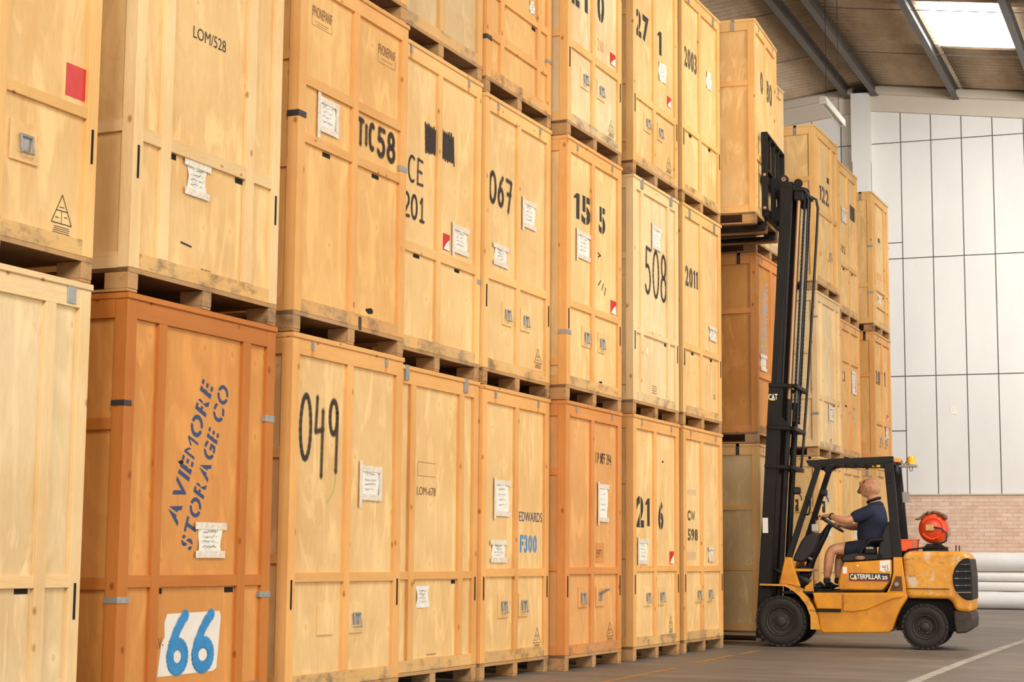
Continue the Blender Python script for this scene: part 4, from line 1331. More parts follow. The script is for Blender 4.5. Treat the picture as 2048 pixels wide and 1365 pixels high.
# engine hood with maker's lettering
hood = [(0.640, 0.632), (0.634, 0.72), (0.662, 0.84), (0.690, 0.912), (0.735, 0.935), (1.225, 0.972), (1.222, 0.82), (1.196, 0.73), (1.14, 0.655), (1.11, 0.632)]
MB().prism(hood, 'y', 0.045, VW - 0.045).build('engine_hood', M_YELLOW, FK, bevel=0.022, seg=4)
MB().prism([(0.645, 0.615), (1.12, 0.615), (1.16, 0.65), (1.205, 0.72), (1.232, 0.82), (1.236, 0.97), (1.20, 0.97), (1.10, 0.64), (0.645, 0.64)], 'y', 0.055, VW - 0.055).build('hood_seal', M_BLACK, FK)
# body side post behind the hood, with triangular pocket
bp_ = [(1.236, 0.995), (1.331, 0.995), (1.375, 0.60), (1.16, 0.61), (1.205, 0.70), (1.236, 0.83)]
MB().prism(bp_, 'y', 0.035, VW - 0.035).build('side_post_panel', M_YELLOW, FK, bevel=0.008)
MB().prism([(1.195, 0.628), (1.262, 0.79), (1.325, 0.788), (1.335, 0.628)], 'y', 0.030, 0.036).build('towing_pocket', plain('pocket_brown', srgb(96, 62, 26), 0.7), FK)
MB().lathe([(0.03, 0.035), (0.032, 0.015), (0.018, 0.0), (0.001, 0.0)], 6, 'y', (1.268, 0, 0.70)).build('pocket_bolt', M_SILVER, FK)

# counterweight
cwt = [(1.338, 1.030), (1.40, 1.055), (1.60, 1.062), (1.955, 1.062), (2.02, 1.045), (2.045, 0.985), (2.062, 0.75), (2.062, 0.41), (1.885, 0.425), (1.865, 0.49), (1.845, 0.535), (1.80, 0.552), (1.372, 0.552)]
MB().prism(cwt, 'y', 0.03, VW - 0.03).build('counterweight', M_RUSTY, FK, bevel=0.045, seg=5)
MB().box(1.375, 1.83, 0.018, 0.04, 0.655, 0.662).build('counterweight_seam', M_DARK, FK)
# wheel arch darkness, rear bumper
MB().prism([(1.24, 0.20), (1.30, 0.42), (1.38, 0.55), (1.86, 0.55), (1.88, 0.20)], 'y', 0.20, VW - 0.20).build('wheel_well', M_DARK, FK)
MB().prism([(1.862, 0.43), (2.058, 0.415), (2.072, 0.34), (2.066, 0.245), (1.99, 0.193), (1.885, 0.183), (1.868, 0.30)], 'y', 0.05, VW - 0.05).build('rear_bumper', plain('scraped_black', srgb(52, 42, 34), 0.6, var=0.6, vscale=16), FK, bevel=0.02, seg=3)
gr = [(2.028, 0.992), (1.985, 0.985), (1.935, 0.948), (1.89, 0.885), (1.866, 0.80), (1.868, 0.72), (1.886, 0.653), (1.925, 0.60), (1.97, 0.56), (2.01, 0.543), (2.068, 0.543), (2.068, 0.80), (2.05, 0.985)]
G_ = MB().prism(gr, 'y', 0.014, VW - 0.014).build('rear_grille', M_BLACK, FK, bevel=0.012)
sl = MB()
for i in range(4):
    z0 = 0.665 + i * 0.075
    sl.box(1.93, 2.0, 0.006, 0.016, z0, z0 + 0.045)
    sl.box(2.012, 2.055, 0.006, 0.016, z0, z0 + 0.045)
sl.build('grille_opening', M_DARK, G_)
sl = MB()
for i in range(5):
    z0 = 0.622 + i * 0.075
    sl.tube([((1.905, 1.892, 1.885, 1.90, 1.95)[i], 0.010, z0), (2.055, 0.010, z0 + 0.004)], 0.005, 6)
sl.build('grille_bar', M_GREYPL, G_)

# overhead guard
for v0 in (0.045, VW - 0.125):
    v1 = v0 + 0.08
    rail = [(0.295, 2.058), (0.608, 2.078), (1.256, 2.098), (1.256, 2.036), (1.16, 2.012), (0.56, 2.022), (0.505, 2.012), (0.462, 1.985), (0.452, 1.965), (0.393, 1.965), (0.372, 1.99), (0.335, 2.0)]
    MB().prism(rail, 'y', v0, v1).build('guard_roof_rail', M_BLACK, FK, bevel=0.006)
    MB().prism([(0.393, 1.97), (0.456, 1.975), (0.124, 0.975), (0.058, 0.975)], 'y', v0 + 0.005, v1 - 0.005).build('guard_front_pillar', M_BLACK, FK, bevel=0.006)
    PL = MB().prism([(1.153, 2.03), (1.252, 2.03), (1.330, 0.990), (1.232, 0.990)], 'y', v0 + 0.002, v1 - 0.002).build('guard_rear_pillar', M_BLACK, FK, bevel=0.006)
    if v0 < 0.5:
        sl = MB()
        for i in range(4):
            z0 = 1.805 + i * 0.034
            sl.box(1.182, 1.236, v0 - 0.001, v0 + 0.004, z0, z0 + 0.012)
        sl.build('pillar_slot', M_DARK, PL)
for u_ in (0.36, 1.21):
    MB().box(u_ - 0.03, u_ + 0.03, 0.12, VW - 0.12, 2.02, 2.06).build('guard_cross_rail', M_BLACK, FK, bevel=0.005)
for i in range(6):
    u_ = 0.50 + i * 0.115
    MB().box(u_, u_ + 0.02, 0.12, VW - 0.12, 2.03, 2.055).build('guard_bar', M_BLACK, FK)
MB().box(0.93, 1.02, VW - 0.128, VW - 0.124, 2.024, 2.05).build('yellow_label', M_YDECAL, FK)
MB().prism([(0.405, 1.73), (0.448, 1.73), (0.385, 1.53), (0.345, 1.53)], 'y', VW - 0.124, VW - 0.121).build('instruction_label', M_WHITE, FK)
MB().box(1.262, 1.338, VW - 0.128, VW - 0.123, 1.62, 1.74).build('grey_label', M_GREYPL, FK)
# grab handles
MB().tube([(0.285, 0.10, 1.66), (0.345, 0.03, 1.60), (0.34, 0.03, 1.52), (0.325, 0.03, 1.46), (0.235, 0.10, 1.455)], 0.011, 10).build('grab_handle', M_BLACK, FK, smooth=True)
MB().tube([(1.275, 0.10, 1.80), (1.325, 0.10, 1.80), (1.335, 0.10, 1.62), (1.335, 0.10, 1.515), (1.30, 0.10, 1.51)], 0.010, 10).build('grab_handle', M_BLACK, FK, smooth=True)
# beacon, bracket and rear lamp
MB().box(1.245, 1.47, 0.42, 0.58, 2.0, 2.018).build('beacon_bracket', M_GREYPL, FK)
bc = MB().lathe([(0.001, 2.118), (0.036, 2.118), (0.043, 2.10), (0.047, 2.03), (0.001, 2.03)], 24, 'z', (1.408, 0.50, 0)).build('beacon', M_AMBER, FK, smooth=True, label='amber warning beacon')
MB().lathe([(0.001, 2.032), (0.056, 2.032), (0.056, 2.016), (0.001, 2.016)], 24, 'z', (1.408, 0.50, 0)).build('beacon_base', M_GREYPL, bc, smooth=True)
MB().box(1.20, 1.30, 0.30, 0.56, 2.045, 2.092).build('orange_lamp_bar', plain('orange_plastic', srgb(232, 150, 60), 0.4), FK, bevel=0.005)
MB().tube([(1.39, 0.44, 2.0), (1.40, 0.42, 1.95), (1.42, 0.42, 1.95), (1.43, 0.44, 2.0)], 0.004, 6).build('cable', M_HOSE, FK, smooth=True)
MB().tube([(1.25, 0.40, 2.05), (1.28, 0.42, 2.02), (1.31, 0.42, 2.07), (1.33, 0.44, 2.02), (1.36, 0.46, 2.06)], 0.006, 6).build('cable', M_HOSE, FK, smooth=True)
rm = MB().sphere((1.265, 0.30, 1.955), 0.035, 0.05, 0.068, 16, 10).build('mirror', M_VINYL, FK, smooth=True)
MB().tube([(1.27, 0.30, 2.02), (1.28, 0.34, 2.06)], 0.008, 6).build('mirror_arm', M_BLACK, rm)
# front lamps on stalks
for u_, v_ in ((0.170, 0.22), (0.385, 0.80)):
    hd = MB().box(u_ - 0.045, u_ + 0.04, v_ - 0.06, v_ + 0.04, 1.69, 1.77).build('head_lamp', M_VINYL, FK, bevel=0.02, seg=4)
    MB().tube([(u_ + 0.02, v_, 1.70), (u_ + 0.045, v_, 1.66), (u_ + 0.05, v_, 1.62)], 0.006, 6).build('lamp_stalk', M_BLACK, hd, smooth=True)
    mm = MB().box(u_ - 0.02, u_ + 0.012, v_ - 0.02, v_ + 0.012, 1.50, 1.635).build('indicator_lamp', M_VINYL, FK, bevel=0.006)
    MB().box(u_ - 0.024, u_ - 0.004, v_ - 0.024, v_ - 0.019, 1.57, 1.60).build('indicator_lens', M_AMBER, mm)

# seat
st = [(0.648, 0.935), (0.645, 0.985), (0.68, 1.020), (0.80, 1.045), (1.06, 1.030), (1.20, 1.01), (1.20, 0.968)]
MB().prism(st, 'y', 0.26, 0.80).build('seat_cushion', M_VINYL, FK, bevel=0.025, seg=3)
bk = [(1.045, 1.03), (1.055, 1.12), (1.085, 1.23), (1.12, 1.32), (1.165, 1.39), (1.205, 1.40), (1.235, 1.36), (1.255, 1.20), (1.25, 1.05), (1.215, 0.98), (1.10, 0.98)]
MB().prism(bk, 'y', 0.28, 0.78).build('seat_back', M_VINYL, FK, bevel=0.035, seg=4)
MB().tube([(1.11, 0.26, 1.19), (0.98, 0.25, 1.185), (0.93, 0.25, 1.14), (0.88, 0.25, 1.09), (0.85, 0.25, 1.02)], [0.018, 0.022, 0.018, 0.016, 0.014], 10).build('seat_hip_restraint', M_VINYL, FK, smooth=True)
sb = MB().box(0.91, 1.03, 0.225, 0.25, 1.03, 1.10).build('belt_reel', M_BLACK, FK, bevel=0.01)
MB().box(0.925, 1.005, 0.218, 0.226, 1.085, 1.105).build('belt_buckle', M_STEEL, sb)
MB().sphere((0.855, 0.245, 0.985), 0.055, 0.02, 0.025, 14, 8).build('seat_adjuster', plain('beige_vinyl', srgb(150, 128, 104), 0.6), FK, smooth=True)
MB().lathe([(0.028, 0.24), (0.028, 0.255), (0.001, 0.255)], 16, 'y', (1.07, 0, 1.0)).build('seat_pivot', M_BLACK, FK)

# steering column, wheel and dash cowl
cl = [(0.330, 1.270), (0.375, 1.262), (0.400, 1.235), (0.372, 1.13), (0.335, 1.04), (0.26, 0.965), (0.21, 0.935), (0.11, 0.945), (0.115, 0.985), (0.150, 1.06), (0.20, 1.16), (0.255, 1.235)]
MB().prism(cl, 'y', 0.24, 0.78).build('dash_cowl', M_VINYL, FK, bevel=0.03, seg=4)
MB().tube([(0.175, 0.50, 0.66), (0.29, 0.50, 0.98), (0.43, 0.50, 1.25), (0.485, 0.50, 1.345)], [0.05, 0.045, 0.042, 0.028], 14).build('steering_column', M_BLACK, FK, smooth=True)
SWC = Vector((0.508, 0.50, 1.366))
swn = Vector((0.56, 0, 0.83)).normalized()
swa = Vector((0.83, 0, -0.56))
rim_pts = [SWC + (swa * math.cos(t) + Vector((0, 1, 0)) * math.sin(t)) * 0.152 for t in [2 * math.pi * i / 36 for i in range(37)]]
SWH = MB().tube(rim_pts, 0.0125, 10, cap=False).build('steering_wheel', M_VINYL, FK, smooth=True)
MB().tube([SWC - swn * 0.03, SWC + swn * 0.008], 0.03, 14).build('wheel_hub', M_VINYL, SWH, smooth=True)
for t in (0.3, 2.4, 4.4):
    MB().tube([SWC, SWC + (swa * math.cos(t) + Vector((0, 1, 0)) * math.sin(t)) * 0.15], 0.009, 8).build('wheel_spoke', M_STEEL, SWH, smooth=True)
MB().box(0.31, 0.385, 0.30, 0.40, 1.275, 1.36).build('brake_reservoir', plain('milky_plastic', srgb(190, 180, 164), 0.4), FK, bevel=0.012)
MB().tube([(0.345, 0.34, 1.36), (0.34, 0.36, 1.40), (0.37, 0.40, 1.42), (0.36, 0.42, 1.46)], 0.012, 8).build('control_lever', M_BLACK, FK, smooth=True)
MB().tube([(0.44, 0.42, 1.27), (0.40, 0.36, 1.22), (0.375, 0.30, 1.20)], 0.007, 8).build('control_lever', M_BLACK, FK, smooth=True)
MB().tube([(0.16, 0.30, 1.08), (0.26, 0.28, 0.99), (0.32, 0.27, 0.965)], 0.012, 8).build('hydraulic_lever', M_STEEL, FK, smooth=True)
cover = MB()
for i in range(7):
    a = i * 0.9
    cover.sphere((0.19 + 0.03 * (i % 3), 0.30 + 0.06 * (i % 4), 0.86 - 0.035 * (i // 2)), 0.05, 0.05, 0.035, 10, 8)
cover.build('valve_block', M_DARK, FK, smooth=True)
MB().tube([(0.11, 0.24, 0.80), (0.20, 0.22, 0.76), (0.30, 0.2, 0.71), (0.36, 0.2, 0.66)], [0.02, 0.035, 0.035, 0.02], 12).build('hydraulic_hose', M_HOSE, FK, smooth=True)
MB().prism([(0.24, 0.60), (0.35, 0.60), (0.34, 0.74), (0.30, 0.70), (0.25, 0.66)], 'y', 0.16, 0.20).build('pedal_bracket', M_YELLOW, FK, bevel=0.006)
for v_ in (0.40, 0.62):
    MB().box(0.22, 0.31, v_, v_ + 0.08, 0.635, 0.655).build('pedal', M_BLACK, FK, bevel=0.004)

# side lettering: black strip with white letters, yellow triangle, red line
vS = 0.0435
MB().box(0.758, 1.198, vS - 0.001, vS + 0.002, 0.732, 0.818).build('name_strip', M_LOGOBK, FK)
MB().box(0.758, 1.198, vS - 0.002, vS, 0.738, 0.743).build('red_line', M_REDLINE, FK)
lettering('name_lettering', 'CATERPILLAR', FK, (0.768, vS - 0.0022, 0.753), (1, 0, 0), (0, 0, 1), 0.335, 0.055, M_WHITE, 0.03)
lettering('number_lettering', '25', FK, (1.112, vS - 0.0022, 0.752), (1, 0, 0), (0, 0, 1), 0.062, 0.040, M_WHITE, 0.035)
mesh_from('yellow_triangle', [(0.796, vS - 0.0035, 0.748), (0.846, vS - 0.0035, 0.748), (0.821, vS - 0.0035, 0.775)], [(0, 1, 2)], M_YDECAL, FK)
MB().prism([(1.09, 0.955), (1.205, 0.965), (1.20, 0.84), (1.165, 0.85), (1.14, 0.83), (1.09, 0.845)], 'y', vS - 0.002, vS + 0.001).build('torn_white_note', M_WHITE, FK)
mb = MB()
for p, q in (((1.12, .905), (1.13, .88)), ((1.13, .88), (1.15, .90)), ((1.15, .90), (1.15, .87)), ((1.17, .91), (1.18, .87)), ((1.14, .86), (1.16, .855)), ((1.17, .865), (1.19, .862))):
    ribbon(mb, [p, q], 0.005, lambda a, b, l: (a, vS - 0.0028 - l, b))
mesh_from('note_writing', mb.v, mb.f, M_INK, FK)
MB().box(0.688, 0.735, vS - 0.001, vS + 0.002, 0.80, 0.885).build('safety_label', M_WHITE, FK)
MB().box(0.688, 0.735, vS - 0.002, vS, 0.80, 0.812).build('label_stripe', plain('orange_decal', srgb(226, 110, 40), 0.5), FK)
MB().sphere((0.85, 0.046, 0.898), 0.014, 0.004, 0.010, 10, 6).build('hood_latch', M_WHITE, FK, smooth=True)

# mast, leaning back 3.5 degrees
LEAN = math.radians(3.53)
MO = (-0.302, 0.0, 0.09)


def mast(name, mb, mat, smooth=False, bevel=0, parent=None, label=None):
    o = mb.build(name, mat, parent or FK, smooth, bevel, label=label)
    if parent is None:
        o.location = MO
        o.rotation_euler = (0, LEAN, 0)
    return o


def channel(p0, p1, v0, v1, q0, q1, t=0.018):
    """upright channel, open towards the middle of the mast"""
    mb = MB()
    inward = v1 if v0 < 0.5 else v0
    if v0 < 0.5:
        mb.box(p0, p1, v0, v0 + t, q0, q1)
    else:
        mb.box(p0, p1, v1 - t, v1, q0, q1)
    mb.box(p0, p0 + t, v0, v1, q0, q1)
    mb.box(p1 - t, p1, v0, v1, q0, q1)
    return mb


for v0, v1 in ((0.15, 0.23), (0.81, 0.89)):
    mast('mast_outer_rail', channel(0.0, 0.155, v0, v1, 0.0, 2.86), M_MAST, bevel=0.004)
    i0, i1 = (v0 + 0.022, v1 + 0.03) if v0 < 0.5 else (v0 - 0.03, v1 - 0.022)
    mast('mast_inner_rail', channel(0.022, 0.150, i0, i1, 0.9, 5.20), M_MAST, bevel=0.004)
for q in (1.90, 2.34, 2.82):
    mb = MB()
    for a, b_ in ((0.145, 0.19), (0.85, 0.895)):
        mb.box(0.0, 0.31, a - 0.012, b_ + 0.012, q, q + 0.045)
    mb.box(0.265, 0.33, 0.133, 0.907, q, q + 0.045)
    mast('mast_cross_member', mb, M_MAST, bevel=0.006)
mast('mast_gusset', MB().prism([(0.06, 2.385), (0.27, 2.385), (0.16, 2.50), (0.06, 2.52)], 'y', 0.13, 0.142), M_MAST)
mast('mast_top_bar', MB().box(0.02, 0.15, 0.17, 0.87, 5.13, 5.20), M_MAST, bevel=0.006)
mast('mast_top_bar', MB().box(0.15, 0.29, 0.20, 0.86, 5.10, 5.14), M_MAST, bevel=0.006)
mast('mast_lower_bar', MB().box(0.03, 0.12, 0.2, 0.84, 0.05, 0.18), M_MAST)
mast('mast_back_plate', MB().box(0.10, 0.13, 0.22, 0.82, 0.25, 1.85), M_MAST)
for v, mt in ((0.27, M_CHROME), (0.78, M_SILVER)):
    cy = mast('lift_cylinder', MB().tube([(0.215, v, 0.15), (0.215, v, 2.66)], 0.036, 16), M_MAST, smooth=True)
    MB().tube([(0.215, v, 2.66), (0.215, v, 5.02)], 0.021, 14).build('piston_rod', mt, cy, smooth=True)
    MB().tube([(0.215, v, 2.62), (0.215, v, 2.70)], 0.043, 14).build('cylinder_collar', M_MAST, cy, smooth=True)
    MB().box(0.165, 0.265, v - 0.05, v + 0.05, 5.0, 5.15).build('rod_head', M_MAST, cy, bevel=0.008)
    pu = mast('chain_pulley', MB().lathe([(0.001, v - 0.018), (0.05, v - 0.018), (0.043, v), (0.05, v + 0.018), (0.001, v + 0.018)], 24, 'y', (0.20, 0, 5.20)), M_MAST, smooth=True)
    vc = v + 0.07 if v < 0.5 else v - 0.07
    ch = MB()
    for i in range(58):
        q = 2.45 + i * 0.046
        ch.box(0.262, 0.284, vc - 0.014, vc + 0.014, q, q + 0.036)
        ch.box(0.266, 0.280, vc - 0.010, vc + 0.010, q + 0.030, q + 0.050)
    mast('lift_chain', ch, M_MAST)
roll = mast('guide_roller', MB().lathe([(0.001, 0.40), (0.050, 0.40), (0.054, 0.41), (0.054, 0.455), (0.050, 0.465), (0.001, 0.465)], 28, 'y', (0.005, 0, 5.275)), M_RUBBER, smooth=True)
MB().lathe([(0.026, 0.402), (0.026, 0.392), (0.012, 0.392), (0.012, 0.400), (0.001, 0.400)], 20, 'y', (0.005, 0, 5.275)).build('roller_hub', M_CHROME, roll, smooth=True)
mast('guide_roller_bracket', MB().box(-0.01, 0.03, 0.41, 0.45, 5.1, 5.25), M_MAST)
hp = [(0.16, 0.80, 5.02), (0.20, 0.82, 5.10), (0.26, 0.84, 5.16), (0.32, 0.86, 5.13), (0.345, 0.87, 5.03), (0.345, 0.87, 4.6), (0.335, 0.87, 3.6), (0.325, 0.87, 2.9), (0.31, 0.87, 2.2), (0.30, 0.86, 1.95)]
mast('hydraulic_hose', MB().tube(hp, 0.016, 10), M_HOSE, smooth=True)
hp2 = [(0.17, 0.45, 5.0), (0.21, 0.46, 5.12), (0.26, 0.47, 5.14), (0.29, 0.48, 5.05), (0.30, 0.48, 4.4), (0.295, 0.48, 3.2), (0.285, 0.48, 2.35)]
mast('hydraulic_hose', MB().tube(hp2, 0.012, 10), M_HOSE, smooth=True)
# decals on the outer rail
dc = MB().box(0.012, 0.112, 0.146, 0.149, 2.685, 2.69)
lettering('mast_lettering', 'CAT', FK, (-0.132, 0.1475, 2.757), (1, 0, 0), (0, 0, 1), 0.105, 0.068, M_WHITE, 0.03)
mesh_from('yellow_triangle', [(-0.108, 0.1455, 2.750), (-0.052, 0.1455, 2.750), (-0.080, 0.1455, 2.774)], [(0, 1, 2)], M_YDECAL, FK)
MB().box(-0.212, -0.150, 0.1465, 0.149, 1.256, 1.425).build('white_label', M_WHITE, FK)
# tilt cylinders
for v in (0.245, VW - 0.245):
    tc_ = MB().tube([(-0.22, v, 0.91), (-0.06, v, 0.83), (-0.05, v, 0.825)], 0.022, 12).build('tilt_cylinder', M_BLACK, FK, smooth=True)
    MB().tube([(-0.07, v, 0.835), (0.22, v, 0.70)], 0.036, 14).build('cylinder_barrel', M_BLACK, tc_, smooth=True)
    MB().sphere((-0.22, v, 0.915), 0.05, 0.03, 0.045, 14, 8).build('cylinder_eye', M_BLACK, tc_, smooth=True)

# carriage, load backrest and forks
MB().box(-0.150, -0.105, 0.02, 1.06, 5.24, 5.34).build('carriage_bar', M_MAST, FK, bevel=0.006)
MB().box(-0.150, -0.105, 0.02, 1.06, 4.86, 4.96).build('carriage_bar', M_MAST, FK, bevel=0.006)
for v in (0.28, 0.70):
    cb_ = MB().box(-0.105, -0.055, v, v + 0.05, 4.86, 5.36)
    cb_.prism([(-0.06, 5.36), (0.02, 5.30), (0.03, 5.18), (-0.06, 5.22)], 'y', v, v + 0.05)
    cb_.prism([(-0.06, 4.86), (0.0, 4.84), (0.0, 4.98), (-0.06, 5.02)], 'y', v, v + 0.05)
    cb_.build('carriage_bracket', M_MAST, FK, bevel=0.005)
BR = MB()
for v in (-0.06, 1.10):
    BR.box(-0.150, -0.078, v, v + 0.022, 4.90, 5.80)
BR.box(-0.150, -0.078, -0.06, 1.122, 5.80, 5.822)
BR.box(-0.150, -0.078, -0.04, 1.10, 5.37, 5.39)
BRo = BR.build('load_backrest', M_MAST, FK, bevel=0.004)
for v in (0.23, 0.52, 0.81):
    MB().box(-0.138, -0.092, v, v + 0.014, 5.385, 5.805).build('backrest_bar', M_MAST, BRo)
for z_ in (4.935, 5.32):
    MB().lathe([(0.018, -0.062), (0.018, -0.072), (0.001, -0.072)], 8, 'y', (-0.112, 0, z_)).build('bolt', M_CHROME, BRo)
for v in (0.16, 0.84):
    fk_ = MB().prism([(-0.150, 5.36), (-0.200, 5.36), (-0.200, 4.79), (-0.24, 4.775), (-1.20, 4.752), (-1.24, 4.742), (-1.24, 4.738), (-0.20, 4.730), (-0.165, 4.745), (-0.150, 4.79)], 'y', v, v + 0.11)
    fk_.build('fork_tine', M_MAST, FK)
# tank bracket
MB().tube([(1.36, 0.30, 1.075), (1.55, 0.30, 1.10), (1.75, 0.32, 1.11), (1.80, 0.34, 1.10)], 0.010, 8).build('tank_cradle_rod', M_BLACK, FK, smooth=True)
cr = MB()
for v in (0.36, 0.74):
    cr.prism([(1.52, 1.062), (1.78, 1.062), (1.76, 1.10), (1.70, 1.145), (1.57, 1.145), (1.53, 1.10)], 'y', v, v + 0.03)
cr.build('tank_cradle', M_BLACK, FK)
for u_ in (1.88, 1.915):
    MB().tube([(u_, 0.4, 1.06), (u_, 0.4, 1.13)], 0.006, 8).build('hood_pin', M_BLACK, FK)


def onfk(u, v, z):
    c, s = math.cos(FA), math.sin(FA)
    return (0.50 + u * c - v * s, 19.07 + u * s + v * c, z)


# gas cylinder lying across the counterweight
TK = empty('gas_cylinder', onfk(1.64, 0.0, 1.145), FA, 'orange gas cylinder lying on the counterweight of the forklift', 'gas cylinder')
R0 = 0.158
MB().lathe([(0.001, 0.315), (0.07, 0.318), (0.11, 0.330), (0.14, 0.355), (R0, 0.40), (R0, 0.76), (0.14, 0.80), (0.10, 0.82), (0.001, 0.83)], 40, 'y', (0, 0, R0 + 0.012)).build('tank_body', M_TANK, TK, smooth=True)
cz = R0 + 0.012
col_ = [Vector((0.115 * math.cos(t), 0.262, cz + 0.115 * math.sin(t))) for t in [math.radians(-150 + i * 12) for i in range(26)]]
MB().tube(col_, 0.012, 8).build('tank_collar', M_TANK, TK, smooth=True, label='orange ring guard on the end of the cylinder')
MB().tube([(-0.09, 0.275, cz - 0.06), (-0.04, 0.262, cz - 0.11), (0.05, 0.262, cz - 0.115)], 0.010, 8).build('collar_stay', M_BLACK, TK, smooth=True)
vv = MB().tube([(0, 0.32, cz), (0, 0.25, cz)], 0.028, 12).build('valve', plain('brass', srgb(176, 140, 84), 0.35, 0.8), TK, smooth=True)
MB().box(-0.075, 0.02, 0.262, 0.30, cz - 0.03, cz + 0.045).build('valve_body', plain('brass_worn', srgb(190, 150, 90), 0.4, 0.6), vv, bevel=0.008)
MB().tube([(0.02, 0.25, cz + 0.01), (0.10, 0.24, cz - 0.005), (0.155, 0.24, cz - 0.06), (0.15, 0.24, cz - 0.14), (0.09, 0.26, cz - 0.165), (0.0, 0.30, cz - 0.158)], 0.010, 10).build('gas_hose', M_HOSE, TK, smooth=True)
for v in (0.52, 0.68):
    pts = [Vector((R0 * 1.012 * math.cos(t), v, cz + R0 * 1.012 * math.sin(t))) for t in [math.radians(i * 12) for i in range(31)]]
    MB().tube(pts, 0.009, 6, cap=False).build('strap', M_STEEL, TK, smooth=True)
rg = MB()
rn = random.Random(4)
for i in range(16):
    tt = math.radians(90 + (i - 7.5) * 7)
    rg.sphere((0.175 * math.cos(tt), 0.34 + rn.uniform(0, 0.22), cz + 0.006 + 0.172 * math.sin(tt)), 0.022 + rn.uniform(0, .012), 0.05, 0.013 + rn.uniform(0, .010), 10, 6)
rg.sphere((-0.155, 0.30, cz + 0.10), 0.03, 0.02, 0.012, 8, 6)
rgo = rg.build('rag', plain('brown_rag', srgb(116, 88, 62), 0.9, var=0.3, vscale=30), smooth=True)
rgo.location = onfk(1.64, 0.0, 1.145)
rgo.rotation_euler = (0, 0, FA)
tag(rgo, 'crumpled brown rag lying on top of the orange gas cylinder', 'rag')
# orange bin behind the seat
bn = empty('plastic_bin', onfk(1.38, 0.42, 1.064), FA, 'small orange plastic bin on the forklift behind the seat', 'bin')
bb_ = MB()
bb_.prism([(-0.085, 0.0), (0.085, 0.0), (0.095, 0.125), (-0.095, 0.125)], 'y', -0.10, 0.10)
bb_.build('bin_body', M_BIN, bn, bevel=0.006)
MB().box(-0.10, 0.10, -0.105, 0.105, 0.118, 0.130).build('bin_rim', M_BIN, bn, bevel=0.003)
MB().box(0.045, 0.055, -0.104, -0.098, 0.0, 0.12).box(0.062, 0.072, -0.104, -0.098, 0.0, 0.12).build('bin_rib', M_GREYPL, bn)

# ---------------------------------------------------------------- driver
M_SKIN, nts, bs = new_mat('skin')
sn = noise(nts, mapped(nts, (1, 1, 1)), 14, 4, 0.6)
nts.links.new(ramp(nts, sn, [(0.3, srgb(196, 138, 102)), (0.7, srgb(218, 164, 128))]), bs.inputs['Base Color'])
bs.inputs['Roughness'].default_value = 0.42
bs.inputs['Subsurface Weight'].default_value = 0.08
bs.inputs['Subsurface Radius'].default_value = (0.02, 0.008, 0.004)
M_NAVY = plain('navy_cloth', srgb(32, 40, 62), 0.85, var=0.2, vscale=9, bump=0.35)
M_NAVY2 = plain('dark_navy_cloth', srgb(26, 31, 48), 0.85, var=0.2, vscale=12, bump=0.4)
M_COLLAR = plain('black_knit', srgb(22, 21, 24), 0.9)
M_SHOE = plain('black_shoe', srgb(22, 20, 20), 0.6, var=0.2, vscale=20)
M_SOCK = plain('charcoal_sock', srgb(44, 42, 44), 0.9)
M_BEARD = plain('grey_brown_beard', srgb(104, 82, 64), 0.9, var=0.3, vscale=80)
M_EYE = plain('eye', srgb(60, 44, 36), 0.3)
M_LIP = plain('lips', srgb(176, 106, 84), 0.5)

PR = empty('person', onfk(0, 0, 0.605), FA, 'seated driver with shaved head in navy polo shirt and shorts, looking up', 'person')
ZO = 0.605


def skinned(name, nodes, edges, mat, root=0, sub=2, parent=PR, label=None):
    """nodes: (u, v, z, rx, ry) with z above ground; grows one continuous surface"""
    me = bpy.data.meshes.new(name)
    me.from_pydata([(n[0], n[1], n[2] - ZO) for n in nodes], edges, [])
    o = bpy.data.objects.new(name, me)
    COL.objects.link(o)
    sk_ = o.modifiers.new('skin', 'SKIN')
    sk_.use_smooth_shade = True
    sd_ = me.skin_vertices[0].data
    for i, n in enumerate(nodes):
        sd_[i].radius = (n[3], n[4] if len(n) > 4 else n[3])
        sd_[i].use_root = (i == root)
    ss = o.modifiers.new('sub', 'SUBSURF')
    ss.levels = sub
    ss.render_levels = sub
    dg = bpy.context.evaluated_depsgraph_get()
    m2 = bpy.data.meshes.new_from_object(o.evaluated_get(dg))
    bpy.data.objects.remove(o)
    m2.materials.clear()
    m2.materials.append(mat)
    for p in m2.polygons:
        p.use_smooth = True
    r = bpy.data.objects.new(name, m2)
    COL.objects.link(r)
    r.parent = parent
    if label:
        r['label'] = label
    return r


